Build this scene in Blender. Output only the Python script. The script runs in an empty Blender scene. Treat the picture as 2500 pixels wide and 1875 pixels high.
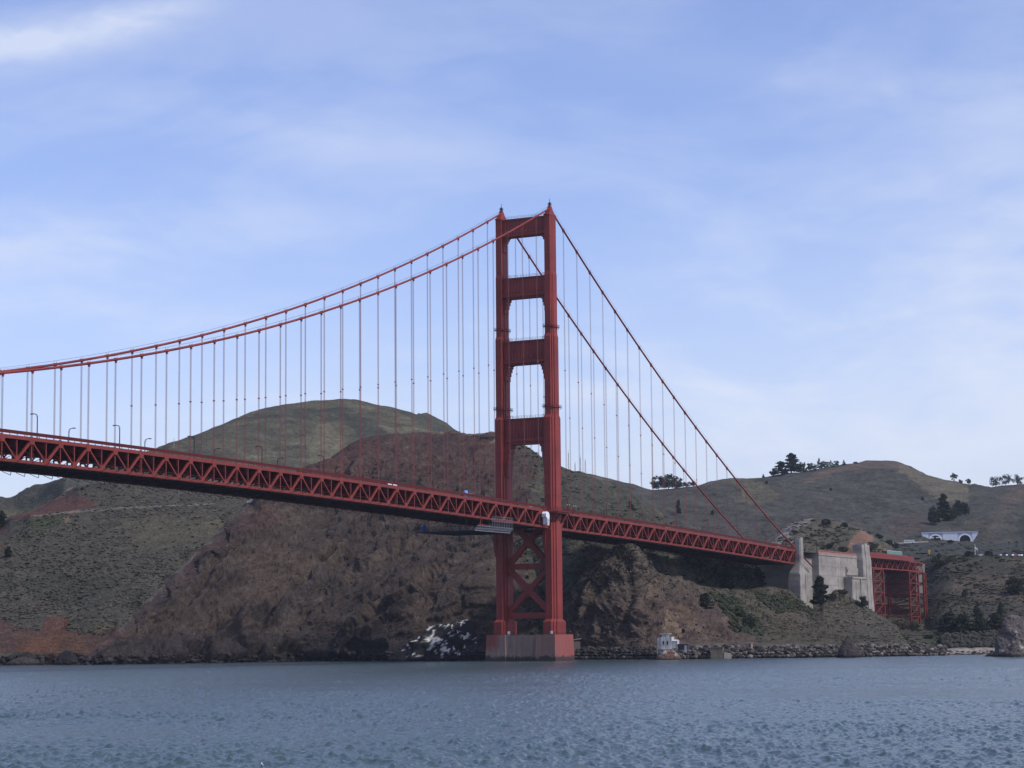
import bpy, bmesh, math, random
import numpy as np
from mathutils import Vector, Matrix, noise as mnoise

S = bpy.context.scene
COL = S.collection
random.seed(7)
RNG = np.random.default_rng(11)
R = math.radians

# ---------------------------------------------------------------- camera
CAM = np.array([509.0567842256521, -994.4049793607408, 9.000214266485878])
YAW, PIT, ROL, FPX = 2.0507412037611448, 0.11467481681336572, -0.009755111314103185, 5486.962878348885
_fw = np.array([math.cos(YAW)*math.cos(PIT), math.sin(YAW)*math.cos(PIT), math.sin(PIT)])
_r = np.array([math.sin(YAW), -math.cos(YAW), 0.0])
_u = np.cross(_r, _fw)
_r2 = _r*math.cos(ROL) + _u*math.sin(ROL)
_u2 = _u*math.cos(ROL) - _r*math.sin(ROL)

cam = bpy.data.cameras.new("camera")
cam.sensor_fit = 'HORIZONTAL'
cam.sensor_width = 36.0
cam.lens = FPX/2500*36.0
cam.clip_start = 1.0
cam.clip_end = 40000
camo = bpy.data.objects.new("camera", cam)
COL.objects.link(camo)
M = Matrix((( _r2[0], _u2[0], -_fw[0], CAM[0]), (_r2[1], _u2[1], -_fw[1], CAM[1]), (_r2[2], _u2[2], -_fw[2], CAM[2]), (0, 0, 0, 1)))
camo.matrix_world = M
S.camera = camo

# ---------------------------------------------------------------- light
SUN_EL, SUN_AZ = R(50), R(-2)          # azimuth measured from east (+x), towards south
sd = np.array([math.cos(SUN_EL)*math.cos(SUN_AZ), math.cos(SUN_EL)*math.sin(SUN_AZ), math.sin(SUN_EL)])
sun = bpy.data.lights.new("sun", 'SUN')
sun.energy = 2.35
sun.angle = R(1.6)
sun.color = (1.0, 0.95, 0.88)
suno = bpy.data.objects.new("sun", sun)
suno.rotation_euler = Vector(sd).to_track_quat('Z', 'Y').to_euler()
COL.objects.link(suno)

S.view_settings.view_transform = 'Standard'
S.view_settings.look = 'None'
S.view_settings.exposure = 0.22
S.view_settings.gamma = 1.0
S.view_settings.use_curve_mapping = False

def ray(u, v):
    u = np.asarray(u, float); v = np.asarray(v, float)
    d = _fw + _r2*((u-1250)/FPX)[..., None] + _u2*((937.5-v)/FPX)[..., None]
    return d/np.hypot(d[..., 0], d[..., 1])[..., None]
def at(u, v, D):
    return CAM + ray(u, v)*np.asarray(D, float)[..., None]
def at_z(u, D, z):
    q = CAM + ray(u, np.full(np.shape(u), 1580.0))*np.asarray(D, float)[..., None]
    q[..., 2] = z
    return q
def on_x(u, v, x):
    d = ray(u, v); t = (x-CAM[0])/d[0]
    return CAM + d*t
def project(P):
    d = P - CAM
    w = d@_fw
    return 1250 + FPX*(d@_r2)/w, 937.5 - FPX*(d@_u2)/w

world = bpy.data.worlds.new("World")
S.world = world
world.use_nodes = True
nt = world.node_tree
nt.nodes.clear()
def N(t, typ, **kw):
    n = t.nodes.new(typ)
    for k, v in kw.items(): setattr(n, k, v)
    return n
out = N(nt, 'ShaderNodeOutputWorld')
bg = N(nt, 'ShaderNodeBackground')
bg.inputs[1].default_value = 0.15
nt.links.new(bg.outputs[0], out.inputs[0])
sky = N(nt, 'ShaderNodeTexSky', sky_type='NISHITA')
sky.sun_disc = False
sky.sun_elevation = SUN_EL
sky.sun_rotation = math.pi/2 - SUN_AZ     # blender: 0 = +y, clockwise
sky.altitude = 0
sky.air_density = 1.0
sky.dust_density = 1.0
sky.ozone_density = 3.0
def math_n(t, op, a, b=None, clamp=False):
    n = N(t, 'ShaderNodeMath', operation=op, use_clamp=clamp)
    for i, x in enumerate((a, b)):
        if x is None: continue
        if isinstance(x, (int, float)): n.inputs[i].default_value = x
        else: t.links.new(x, n.inputs[i])
    return n.outputs[0]
def dotc(t, vec, c):
    n = N(t, 'ShaderNodeVectorMath', operation='DOT_PRODUCT')
    t.links.new(vec, n.inputs[0]); n.inputs[1].default_value = tuple(c)
    return n.outputs['Value']
tc = N(nt, 'ShaderNodeTexCoord')
dirv = tc.outputs['Generated']
# a local tangent frame on the sky dome (fixed compass directions): 'east-ish', 'up', 'north-west-ish'
NWd = np.array([math.cos(YAW), math.sin(YAW), 0]); EAd = np.array([math.sin(YAW), -math.cos(YAW), 0])
fw_ = math_n(nt, 'MAXIMUM', dotc(nt, dirv, NWd), 0.05)
sx_ = math_n(nt, 'DIVIDE', dotc(nt, dirv, EAd), fw_)
sy_ = math_n(nt, 'DIVIDE', dotc(nt, dirv, (0, 0, 1)), fw_)
comb = N(nt, 'ShaderNodeCombineXYZ')
nt.links.new(sx_, comb.inputs[0]); nt.links.new(sy_, comb.inputs[1])
def cloud_noise(scale, sx, sy, rot, detail, rough, dist, off):
    mp = N(nt, 'ShaderNodeMapping')
    mp.inputs['Rotation'].default_value = (0, 0, rot)
    mp.inputs['Scale'].default_value = (sx, sy, 1)
    mp.inputs['Location'].default_value = (off, off*0.7, 0)
    nt.links.new(comb.outputs[0], mp.inputs[0])
    tn = N(nt, 'ShaderNodeTexNoise')
    tn.inputs['Scale'].default_value = scale
    tn.inputs['Detail'].default_value = detail
    tn.inputs['Roughness'].default_value = rough
    tn.inputs['Distortion'].default_value = dist
    nt.links.new(mp.outputs[0], tn.inputs['Vector'])
    return tn.outputs['Fac']
def ramp(t, x, a, b):
    n = N(t, 'ShaderNodeMapRange', interpolation_type='SMOOTHSTEP')
    n.inputs['From Min'].default_value = a; n.inputs['From Max'].default_value = b
    t.links.new(x, n.inputs['Value'])
    return n.outputs[0]
def blob(u, v, ru, rv, rot=0.0):
    # soft elliptical veil of cirrus centred on a compass direction
    d = ray(u, v); fwv = d@NWd
    cx, cy = (d@EAd)/fwv, d[2]/fwv
    mp = N(nt, 'ShaderNodeMapping', vector_type='TEXTURE')
    mp.inputs['Location'].default_value = (cx, cy, 0)
    mp.inputs['Rotation'].default_value = (0, 0, rot)
    mp.inputs['Scale'].default_value = (ru/FPX, rv/FPX, 1)
    nt.links.new(comb.outputs[0], mp.inputs[0])
    ln = N(nt, 'ShaderNodeVectorMath', operation='LENGTH')
    nt.links.new(mp.outputs[0], ln.inputs[0])
    g = math_n(nt, 'MULTIPLY', ln.outputs['Value'], ln.outputs['Value'])
    g = math_n(nt, 'MULTIPLY', g, -1.0)
    return math_n(nt, 'POWER', 2.718, g)
n1 = cloud_noise(6.0, 1.0, 2.6, R(-9), 7, 0.58, 0.6, 3.1)
n2 = cloud_noise(16.0, 1.0, 3.2, R(-6), 6, 0.55, 0.4, 7.7)
wisps = math_n(nt, 'ADD', math_n(nt, 'MULTIPLY', n1, 0.7), math_n(nt, 'MULTIPLY', n2, 0.3))
veil = ramp(nt, wisps, 0.38, 0.66)
def total(ws):
    s = None
    for w, b in ws:
        x = math_n(nt, 'MULTIPLY', b, w)
        s = x if s is None else math_n(nt, 'ADD', s, x)
    return s
blobs = total([(0.8, blob(60, 100, 300, 60, R(7))), (0.55, blob(330, 40, 150, 40, R(10))), (0.42, blob(120, 590, 620, 75, R(3))),
               (0.30, blob(700, 330, 500, 70, R(-10))), (0.22, blob(300, 760, 500, 70, 0)), (0.58, blob(2350, 760, 900, 400, R(18))),
               (0.42, blob(1300, 1080, 2000, 330, 0)), (0.25, blob(1900, 180, 700, 60, R(-8)))])
tex = math_n(nt, 'ADD', math_n(nt, 'MULTIPLY', veil, 0.9), 0.42)
cl = math_n(nt, 'MULTIPLY', blobs, tex)
cl = math_n(nt, 'ADD', cl, math_n(nt, 'MULTIPLY', veil, 0.27), clamp=True)
cl = math_n(nt, 'MULTIPLY', cl, 0.72)
tint = N(nt, 'ShaderNodeMixRGB', blend_type='MULTIPLY')
tint.inputs[0].default_value = 1.0
tint.inputs[2].default_value = (0.97, 0.875, 1.04, 1)
nt.links.new(sky.outputs[0], tint.inputs[1])
mixc = N(nt, 'ShaderNodeMixRGB')
mixc.inputs[2].default_value = (4.45, 4.8, 5.65, 1)
nt.links.new(cl, mixc.inputs[0])
nt.links.new(tint.outputs[0], mixc.inputs[1])
nt.links.new(mixc.outputs[0], bg.inputs[0])

# ---------------------------------------------------------------- helpers
def tag(o, label=None, cat=None, group=None, kind=None):
    if label: o['label'] = label
    if cat: o['category'] = cat
    if group: o['group'] = group
    if kind: o['kind'] = kind
    return o
def empty(name, loc, rz=0.0):
    o = bpy.data.objects.new(name, None)
    o.empty_display_size = 1.0
    o.location = tuple(loc); o.rotation_euler = (0, 0, rz)
    COL.objects.link(o)
    return o

class MB:
    """collects simple solids and links them as one mesh"""
    def __init__(s): s.v = []; s.f = []; s.m = []
    def add(s, vs, fs, mi=0):
        b = len(s.v)
        s.v.extend([tuple(map(float, q)) for q in vs])
        s.f.extend([tuple(i+b for i in f) for f in fs])
        s.m.extend([mi]*len(fs))
        return s
    def box(s, x0, x1, y0, y1, z0, z1, mi=0):
        return s.add([(x0,y0,z0),(x1,y0,z0),(x1,y1,z0),(x0,y1,z0),(x0,y0,z1),(x1,y0,z1),(x1,y1,z1),(x0,y1,z1)],
                     [(0,3,2,1),(4,5,6,7),(0,1,5,4),(1,2,6,5),(2,3,7,6),(3,0,4,7)], mi)
    def bar(s, a, b, w, h=None, up=(0,0,1), mi=0):
        h = w if h is None else h
        a = Vector(a); b = Vector(b); d = (b-a)
        if d.length < 1e-6: return s
        d.normalize(); up = Vector(up)
        if abs(d.dot(up)) > 0.98: up = Vector((0,1,0)) if abs(d.y) < .9 else Vector((1,0,0))
        r = d.cross(up).normalized(); u = r.cross(d).normalized()
        r *= w/2; u *= h/2
        vs = [a-r-u, a+r-u, a+r+u, a-r+u, b-r-u, b+r-u, b+r+u, b-r+u]
        return s.add(vs, [(0,3,2,1),(4,5,6,7),(0,1,5,4),(1,2,6,5),(2,3,7,6),(3,0,4,7)], mi)
    def tube(s, pts, rad, n=8, mi=0, cap=True):
        pts = [Vector(q) for q in pts]
        rad = rad if hasattr(rad, '__len__') else [rad]*len(pts)
        vs = []; fs = []
        for i, q in enumerate(pts):
            d = (pts[min(i+1, len(pts)-1)]-pts[max(i-1, 0)]).normalized()
            up = Vector((0,0,1)) if abs(d.z) < 0.95 else Vector((1,0,0))
            r = d.cross(up).normalized(); u = r.cross(d).normalized()
            for k in range(n):
                a = 2*math.pi*k/n
                vs.append(q + r*math.cos(a)*rad[i] + u*math.sin(a)*rad[i])
        for i in range(len(pts)-1):
            for k in range(n):
                fs.append((i*n+k, i*n+(k+1)%n, (i+1)*n+(k+1)%n, (i+1)*n+k))
        if cap:
            fs.append(tuple(range(n-1, -1, -1))); fs.append(tuple((len(pts)-1)*n+k for k in range(n)))
        return s.add(vs, fs, mi)
    def loft(s, loops, mi=0, cap=True):
        n = len(loops[0]); vs = [q for l in loops for q in l]; fs = []
        for i in range(len(loops)-1):
            for k in range(n):
                fs.append((i*n+k, i*n+(k+1)%n, (i+1)*n+(k+1)%n, (i+1)*n+k))
        if cap:
            fs.append(tuple(range(n-1, -1, -1))); fs.append(tuple((len(loops)-1)*n+k for k in range(n)))
        return s.add(vs, fs, mi)
    def prism(s, poly, axis, a, b, mi=0):
        # poly: 2-D outline; axis 'x': (y,z), 'y': (x,z), 'z': (x,y)
        def p3(q, t):
            return (t, q[0], q[1]) if axis == 'x' else (q[0], t, q[1]) if axis == 'y' else (q[0], q[1], t)
        return s.loft([[p3(q, a) for q in poly], [p3(q, b) for q in poly]], mi)
    def build(s, name, mats, parent=None, loc=None, smooth=False, local=True):
        me = bpy.data.meshes.new(name)
        v = np.array(s.v, float)
        if loc is not None: v = v - np.array(loc, float)
        me.from_pydata(v.tolist(), [], s.f)
        for m in (mats if isinstance(mats, (list, tuple)) else [mats]): me.materials.append(m)
        if max(s.m, default=0) > 0: me.polygons.foreach_set('material_index', s.m)
        bm = bmesh.new(); bm.from_mesh(me); bmesh.ops.recalc_face_normals(bm, faces=bm.faces[:]); bm.to_mesh(me); bm.free()
        if smooth: me.polygons.foreach_set('use_smooth', [True]*len(me.polygons))
        o = bpy.data.objects.new(name, me)
        COL.objects.link(o)
        if loc is not None: o.location = tuple(loc)
        if parent is not None:
            o.parent = parent
            if loc is None: o.location = (0, 0, 0)
        return o

def fast_mesh(name, P, F):
    """mesh from numpy arrays: P (n,3), F (m,k)"""
    P = np.ascontiguousarray(P, np.float32).reshape(-1, 3); F = np.ascontiguousarray(F, np.int32); k = F.shape[1]
    me = bpy.data.meshes.new(name)
    me.vertices.add(len(P)); me.vertices.foreach_set('co', P.ravel())
    me.loops.add(F.size); me.loops.foreach_set('vertex_index', F.ravel())
    me.polygons.add(len(F)); me.polygons.foreach_set('loop_start', np.arange(0, F.size, k, dtype=np.int32))
    me.update(calc_edges=True)
    return me

# ---------------------------------------------------------------- numpy gradient noise
_perm = np.random.default_rng(5).permutation(256); _perm = np.concatenate([_perm, _perm, _perm])
_g = np.random.default_rng(6).normal(size=(256, 3)); _g /= np.linalg.norm(_g, axis=1)[:, None]
def perlin(P):
    P = np.asarray(P, float)
    i = np.floor(P).astype(int); f = P - i; i &= 255
    w = f*f*f*(f*(f*6-15)+10)
    def grad(dx, dy, dz):
        h = _perm[_perm[_perm[i[..., 0]+dx] + i[..., 1]+dy] + i[..., 2]+dz]
        g = _g[h]
        return g[..., 0]*(f[..., 0]-dx) + g[..., 1]*(f[..., 1]-dy) + g[..., 2]*(f[..., 2]-dz)
    x0 = grad(0,0,0)*(1-w[...,0]) + grad(1,0,0)*w[...,0]
    x1 = grad(0,1,0)*(1-w[...,0]) + grad(1,1,0)*w[...,0]
    x2 = grad(0,0,1)*(1-w[...,0]) + grad(1,0,1)*w[...,0]
    x3 = grad(0,1,1)*(1-w[...,0]) + grad(1,1,1)*w[...,0]
    y0 = x0*(1-w[...,1]) + x1*w[...,1]; y1 = x2*(1-w[...,1]) + x3*w[...,1]
    return y0*(1-w[...,2]) + y1*w[...,2]
def fbm(P, size, octaves=4, gain=0.5, lac=2.1, ridged=False):
    P = np.asarray(P, float)/size; a = 1.0; s = np.zeros(P.shape[:-1]); tot = 0
    for k in range(octaves):
        n = perlin(P + 17.3*k)
        if ridged: n = 0.5 - np.abs(n)*1.6
        s += a*n; tot += a; a *= gain; P = P*lac
    return s/tot

# ---------------------------------------------------------------- materials
def bsdf(name):
    m = bpy.data.materials.new(name); m.use_nodes = True
    t = m.node_tree; b = t.nodes['Principled BSDF']
    return m, t, b
def sock(b, *names):
    for n in names:
        if n in b.inputs: return b.inputs[n]
def simple(name, col, rough=0.6, var=0.15, size=2.0, bump=0.0, metal=0.0, spec=0.3, streak=False, bands=False):
    m, t, b = bsdf(name)
    geo = N(t, 'ShaderNodeNewGeometry')
    mp = N(t, 'ShaderNodeMapping'); mp.inputs['Scale'].default_value = (1, 1, 0.12) if streak else (.35, .35, 1.6) if bands else (1, 1, 1)
    t.links.new(geo.outputs['Position'], mp.inputs[0])
    tn = N(t, 'ShaderNodeTexNoise'); tn.inputs['Scale'].default_value = 1.0/size; tn.inputs['Detail'].default_value = 5
    t.links.new(mp.outputs[0], tn.inputs['Vector'])
    mr = N(t, 'ShaderNodeMapRange'); mr.inputs['From Min'].default_value = 0.3; mr.inputs['From Max'].default_value = 0.7
    mr.inputs['To Min'].default_value = 1-var; mr.inputs['To Max'].default_value = 1+var
    t.links.new(tn.outputs['Fac'], mr.inputs['Value'])
    mx = N(t, 'ShaderNodeMixRGB', blend_type='MULTIPLY'); mx.inputs[0].default_value = 1
    mx.inputs[1].default_value = (*col, 1)
    t.links.new(mr.outputs[0], mx.inputs[2])
    t.links.new(mx.outputs[0], b.inputs['Base Color'])
    b.inputs['Roughness'].default_value = rough; b.inputs['Metallic'].default_value = metal
    sock(b, 'Specular IOR Level', 'Specular').default_value = spec
    if bump:
        bp = N(t, 'ShaderNodeBump'); bp.inputs['Strength'].default_value = bump; bp.inputs['Distance'].default_value = 0.2
        t.links.new(tn.outputs['Fac'], bp.inputs['Height']); t.links.new(bp.outputs[0], b.inputs['Normal'])
    return m
def attr_mat(name, rough=0.95, var=0.25, size=1.5, bump=0.6, dist=0.5, size2=9.0):
    """surface colour from the mesh's soil/vegetation attribute, broken up by procedural noise"""
    m, t, b = bsdf(name)
    at_ = N(t, 'ShaderNodeAttribute', attribute_name='soil')
    geo = N(t, 'ShaderNodeNewGeometry')
    fac = None
    for sz, vv in ((size, var), (size2, var*0.7)):
        tn = N(t, 'ShaderNodeTexNoise'); tn.inputs['Scale'].default_value = 1.0/sz; tn.inputs['Detail'].default_value = 6; tn.inputs['Roughness'].default_value = 0.65
        t.links.new(geo.outputs['Position'], tn.inputs['Vector'])
        mr = N(t, 'ShaderNodeMapRange'); mr.inputs['From Min'].default_value = 0.3; mr.inputs['From Max'].default_value = 0.7
        mr.inputs['To Min'].default_value = 1-vv; mr.inputs['To Max'].default_value = 1+vv
        t.links.new(tn.outputs['Fac'], mr.inputs['Value'])
        if fac is None: fac = mr.outputs[0]; first = tn.outputs['Fac']
        else: fac = math_n(t, 'MULTIPLY', fac, mr.outputs[0])
    mx = N(t, 'ShaderNodeMixRGB', blend_type='MULTIPLY'); mx.inputs[0].default_value = 1
    t.links.new(at_.outputs['Color'], mx.inputs[1]); t.links.new(fac, mx.inputs[2])
    t.links.new(mx.outputs[0], b.inputs['Base Color'])
    b.inputs['Roughness'].default_value = rough
    sock(b, 'Specular IOR Level', 'Specular').default_value = 0.1
    if bump:
        bp = N(t, 'ShaderNodeBump'); bp.inputs['Strength'].default_value = bump; bp.inputs['Distance'].default_value = dist
        t.links.new(first, bp.inputs['Height']); t.links.new(bp.outputs[0], b.inputs['Normal'])
    return m
def tower_paint():
    """plated steel: rows of plates, faded and touched-up paint, rain streaks"""
    m = simple("orange red bridge paint", (0.228, 0.034, 0.025), 0.55, 0.17, 4.0, streak=True)
    t = m.node_tree; b = t.nodes['Principled BSDF']
    src = b.inputs['Base Color'].links[0].from_socket
    geo = t.nodes.new('ShaderNodeNewGeometry'); sp = t.nodes.new('ShaderNodeSeparateXYZ'); t.links.new(geo.outputs['Position'], sp.inputs[0])
    def frac_line(s, per, w):
        a = math_n(t, 'FRACT', math_n(t, 'DIVIDE', s, per)); return math_n(t, 'LESS_THAN', a, w/per)
    seam = math_n(t, 'MAXIMUM', frac_line(sp.outputs['Z'], 5.4, .28), math_n(t, 'MAXIMUM', frac_line(sp.outputs['X'], 1.07, .1), frac_line(sp.outputs['Y'], 1.07, .1)))
    big = t.nodes.new('ShaderNodeTexNoise'); big.inputs['Scale'].default_value = .09; big.inputs['Detail'].default_value = 4
    t.links.new(geo.outputs['Position'], big.inputs['Vector'])
    mr = t.nodes.new('ShaderNodeMapRange'); mr.inputs['From Min'].default_value = .3; mr.inputs['From Max'].default_value = .7; mr.inputs['To Min'].default_value = .82; mr.inputs['To Max'].default_value = 1.2
    t.links.new(big.outputs['Fac'], mr.inputs['Value'])
    f = math_n(t, 'MULTIPLY', mr.outputs[0], math_n(t, 'SUBTRACT', 1.0, math_n(t, 'MULTIPLY', seam, .22)))
    mx = t.nodes.new('ShaderNodeMixRGB'); mx.blend_type = 'MULTIPLY'; mx.inputs[0].default_value = 1
    t.links.new(src, mx.inputs[1]); t.links.new(f, mx.inputs[2]); t.links.new(mx.outputs[0], b.inputs['Base Color'])
    return m
ORANGE = tower_paint()
ORANGE2 = simple("orange red bridge paint on trusses", (0.200, 0.033, 0.024), 0.55, 0.12, 3.0)
ROPE = simple("orange red wire rope", (0.30, 0.085, 0.078), 0.6, 0.08, 3.0)
UNDER = simple("shade-darkened steel under the deck", (0.035, 0.014, 0.014), 0.7, 0.2, 2.0)  # orange bridge steel too; the underside's shade is put into this dark colour
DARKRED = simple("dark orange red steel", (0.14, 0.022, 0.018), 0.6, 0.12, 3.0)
ASPHALT = simple("asphalt", (0.06, 0.06, 0.062), 0.9, 0.15, 2.0)
def conc_material():
    m = simple("weathered concrete", (0.31, 0.285, 0.245), 0.85, 0.20, 7.0, bump=0.3, bands=True)
    t = m.node_tree; b = t.nodes['Principled BSDF']; src = b.inputs['Base Color'].links[0].from_socket
    geo = t.nodes.new('ShaderNodeNewGeometry'); mp = t.nodes.new('ShaderNodeMapping'); mp.inputs['Scale'].default_value = (1, 1, .06); t.links.new(geo.outputs['Position'], mp.inputs[0])
    f = None
    for vec, sc, lo, hi, a in ((mp.outputs[0], .45, .52, .72, .38), (geo.outputs['Position'], .11, .45, .65, .22)):
        tn = t.nodes.new('ShaderNodeTexNoise'); tn.inputs['Scale'].default_value = sc; tn.inputs['Detail'].default_value = 6; tn.inputs['Roughness'].default_value = .65
        t.links.new(vec, tn.inputs['Vector'])
        x = math_n(t, 'SUBTRACT', 1.0, math_n(t, 'MULTIPLY', ramp(t, tn.outputs['Fac'], lo, hi), a)); f = x if f is None else math_n(t, 'MULTIPLY', f, x)
    mx = t.nodes.new('ShaderNodeMixRGB'); mx.blend_type = 'MULTIPLY'; mx.inputs[0].default_value = 1
    t.links.new(src, mx.inputs[1]); t.links.new(f, mx.inputs[2]); t.links.new(mx.outputs[0], b.inputs['Base Color'])
    return m
CONC = conc_material()
CONC2 = simple("grey concrete", (0.27, 0.25, 0.22), 0.9, 0.2, 3.0, bump=0.3)
WHITE = simple("white paint", (0.78, 0.78, 0.77), 0.5, 0.04, 2.0)
TARP = simple("white tarpaulin", (0.80, 0.81, 0.83), 0.6, 0.04, 1.0)
GREYSTEEL = simple("galvanised steel", (0.21, 0.22, 0.24), 0.5, 0.1, 1.0)
SHADESTEEL = simple("shade-darkened platform steel", (0.05, 0.06, 0.08), 0.6, 0.12, 1.0)  # platform steel where the deck shades it, the shade put into its colour
BLUE = simple("blue plastic", (0.02, 0.09, 0.42), 0.4, 0.05, 1.0)
LBLUE = simple("light blue plastic", (0.18, 0.38, 0.75), 0.4, 0.08, 1.0)
BLACK = simple("black metal", (0.02, 0.018, 0.018), 0.5, 0.1, 1.0)
GLASS = simple("dark window glass", (0.02, 0.025, 0.03), 0.1, 0.05, 1.0, spec=0.6)
# ================================================================ water
def make_water():
    az0 = YAW
    half = R(14.8)
    fine = np.linspace(-half, half, 1150)
    coarse = np.linspace(half, 2*math.pi-half, 80)[1:-1]
    ang = np.concatenate([fine, coarse]); na = len(ang)
    # distances spaced evenly in viewing angle, so waves keep their size in the sheet
    h = CAM[2]
    r1 = h/np.linspace(h/140.0, h/1400.0, 900)
    rad = np.concatenate([[0.5, 20, 45, 70, 100], r1, [1700, 2200, 3000, 4200, 6500]])
    A, Rr = np.meshgrid(az0 - ang, rad)
    X = CAM[0] + np.cos(A)*Rr; Y = CAM[1] + np.sin(A)*Rr
    P = np.stack([X, Y, np.zeros_like(X)], -1)
    infine = (np.arange(na) < 1150)[None, :] & (Rr > 120) & (Rr < 1500)
    Q = P[infine].copy()
    rot = R(22); c, s_ = math.cos(rot), math.sin(rot)
    # wind chop: crests lie across the wind, sharper on top than in the troughs
    q = np.stack([Q[:, 0]*c + Q[:, 1]*s_, (-Q[:, 0]*s_ + Q[:, 1]*c)*0.34, Q[:, 2]], -1)
    gust = np.clip(0.72 + 1.5*fbm(Q*np.array((.5, 1, 1)), 60, 3) + .9*fbm(Q + 9, 260, 2), .2, 1.5)
    def chop(sz, oc):
        n = fbm(q + sz*7, sz, oc, .45)
        return n + 2.2*np.clip(n + .02, 0, 1)**1.3
    hgt = 0.16*chop(5.0, 2) + 0.34*chop(1.5, 2)*gust + 0.24*chop(.8, 2)*gust + 0.2*fbm(Q, 25.0, 2)
    P[infine, 2] = hgt
    nr = len(rad)
    idx = np.arange(nr*na).reshape(nr, na)
    a = idx[:-1]; b = idx[1:]
    f = np.stack([a, np.roll(a, -1, 1), np.roll(b, -1, 1), b], -1).reshape(-1, 4)
    me = fast_mesh("water", P, f)
    me.polygons.foreach_set('use_smooth', [True]*len(me.polygons))
    m, t, bs = bsdf("sea water")
    bs.inputs['Base Color'].default_value = (0.042, 0.070, 0.068, 1)
    bs.inputs['Roughness'].default_value = 0.18
    bs.inputs['IOR'].default_value = 1.33
    geo = N(t, 'ShaderNodeNewGeometry')
    hsum = None
    for sz, amp in ((2.2, 1.0), (0.7, 0.45)):
        mp = N(t, 'ShaderNodeMapping'); mp.inputs['Rotation'].default_value = (0, 0, R(25)); mp.inputs['Scale'].default_value = (1, 0.6, 1)
        t.links.new(geo.outputs['Position'], mp.inputs[0])
        tn = N(t, 'ShaderNodeTexNoise'); tn.inputs['Scale'].default_value = 1/sz; tn.inputs['Detail'].default_value = 4; tn.inputs['Roughness'].default_value = 0.6
        t.links.new(mp.outputs[0], tn.inputs['Vector'])
        x = math_n(t, 'MULTIPLY', tn.outputs['Fac'], amp)
        hsum = x if hsum is None else math_n(t, 'ADD', hsum, x)
    bp = N(t, 'ShaderNodeBump'); bp.inputs['Strength'].default_value = 1.0; bp.inputs['Distance'].default_value = 0.55
    t.links.new(hsum, bp.inputs['Height']); t.links.new(bp.outputs[0], bs.inputs['Normal'])
    me.materials.append(m)
    o = bpy.data.objects.new("water", me); COL.objects.link(o)
    tag(o, "choppy grey blue bay water in front of the cliffs", kind='structure')
make_water()

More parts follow.
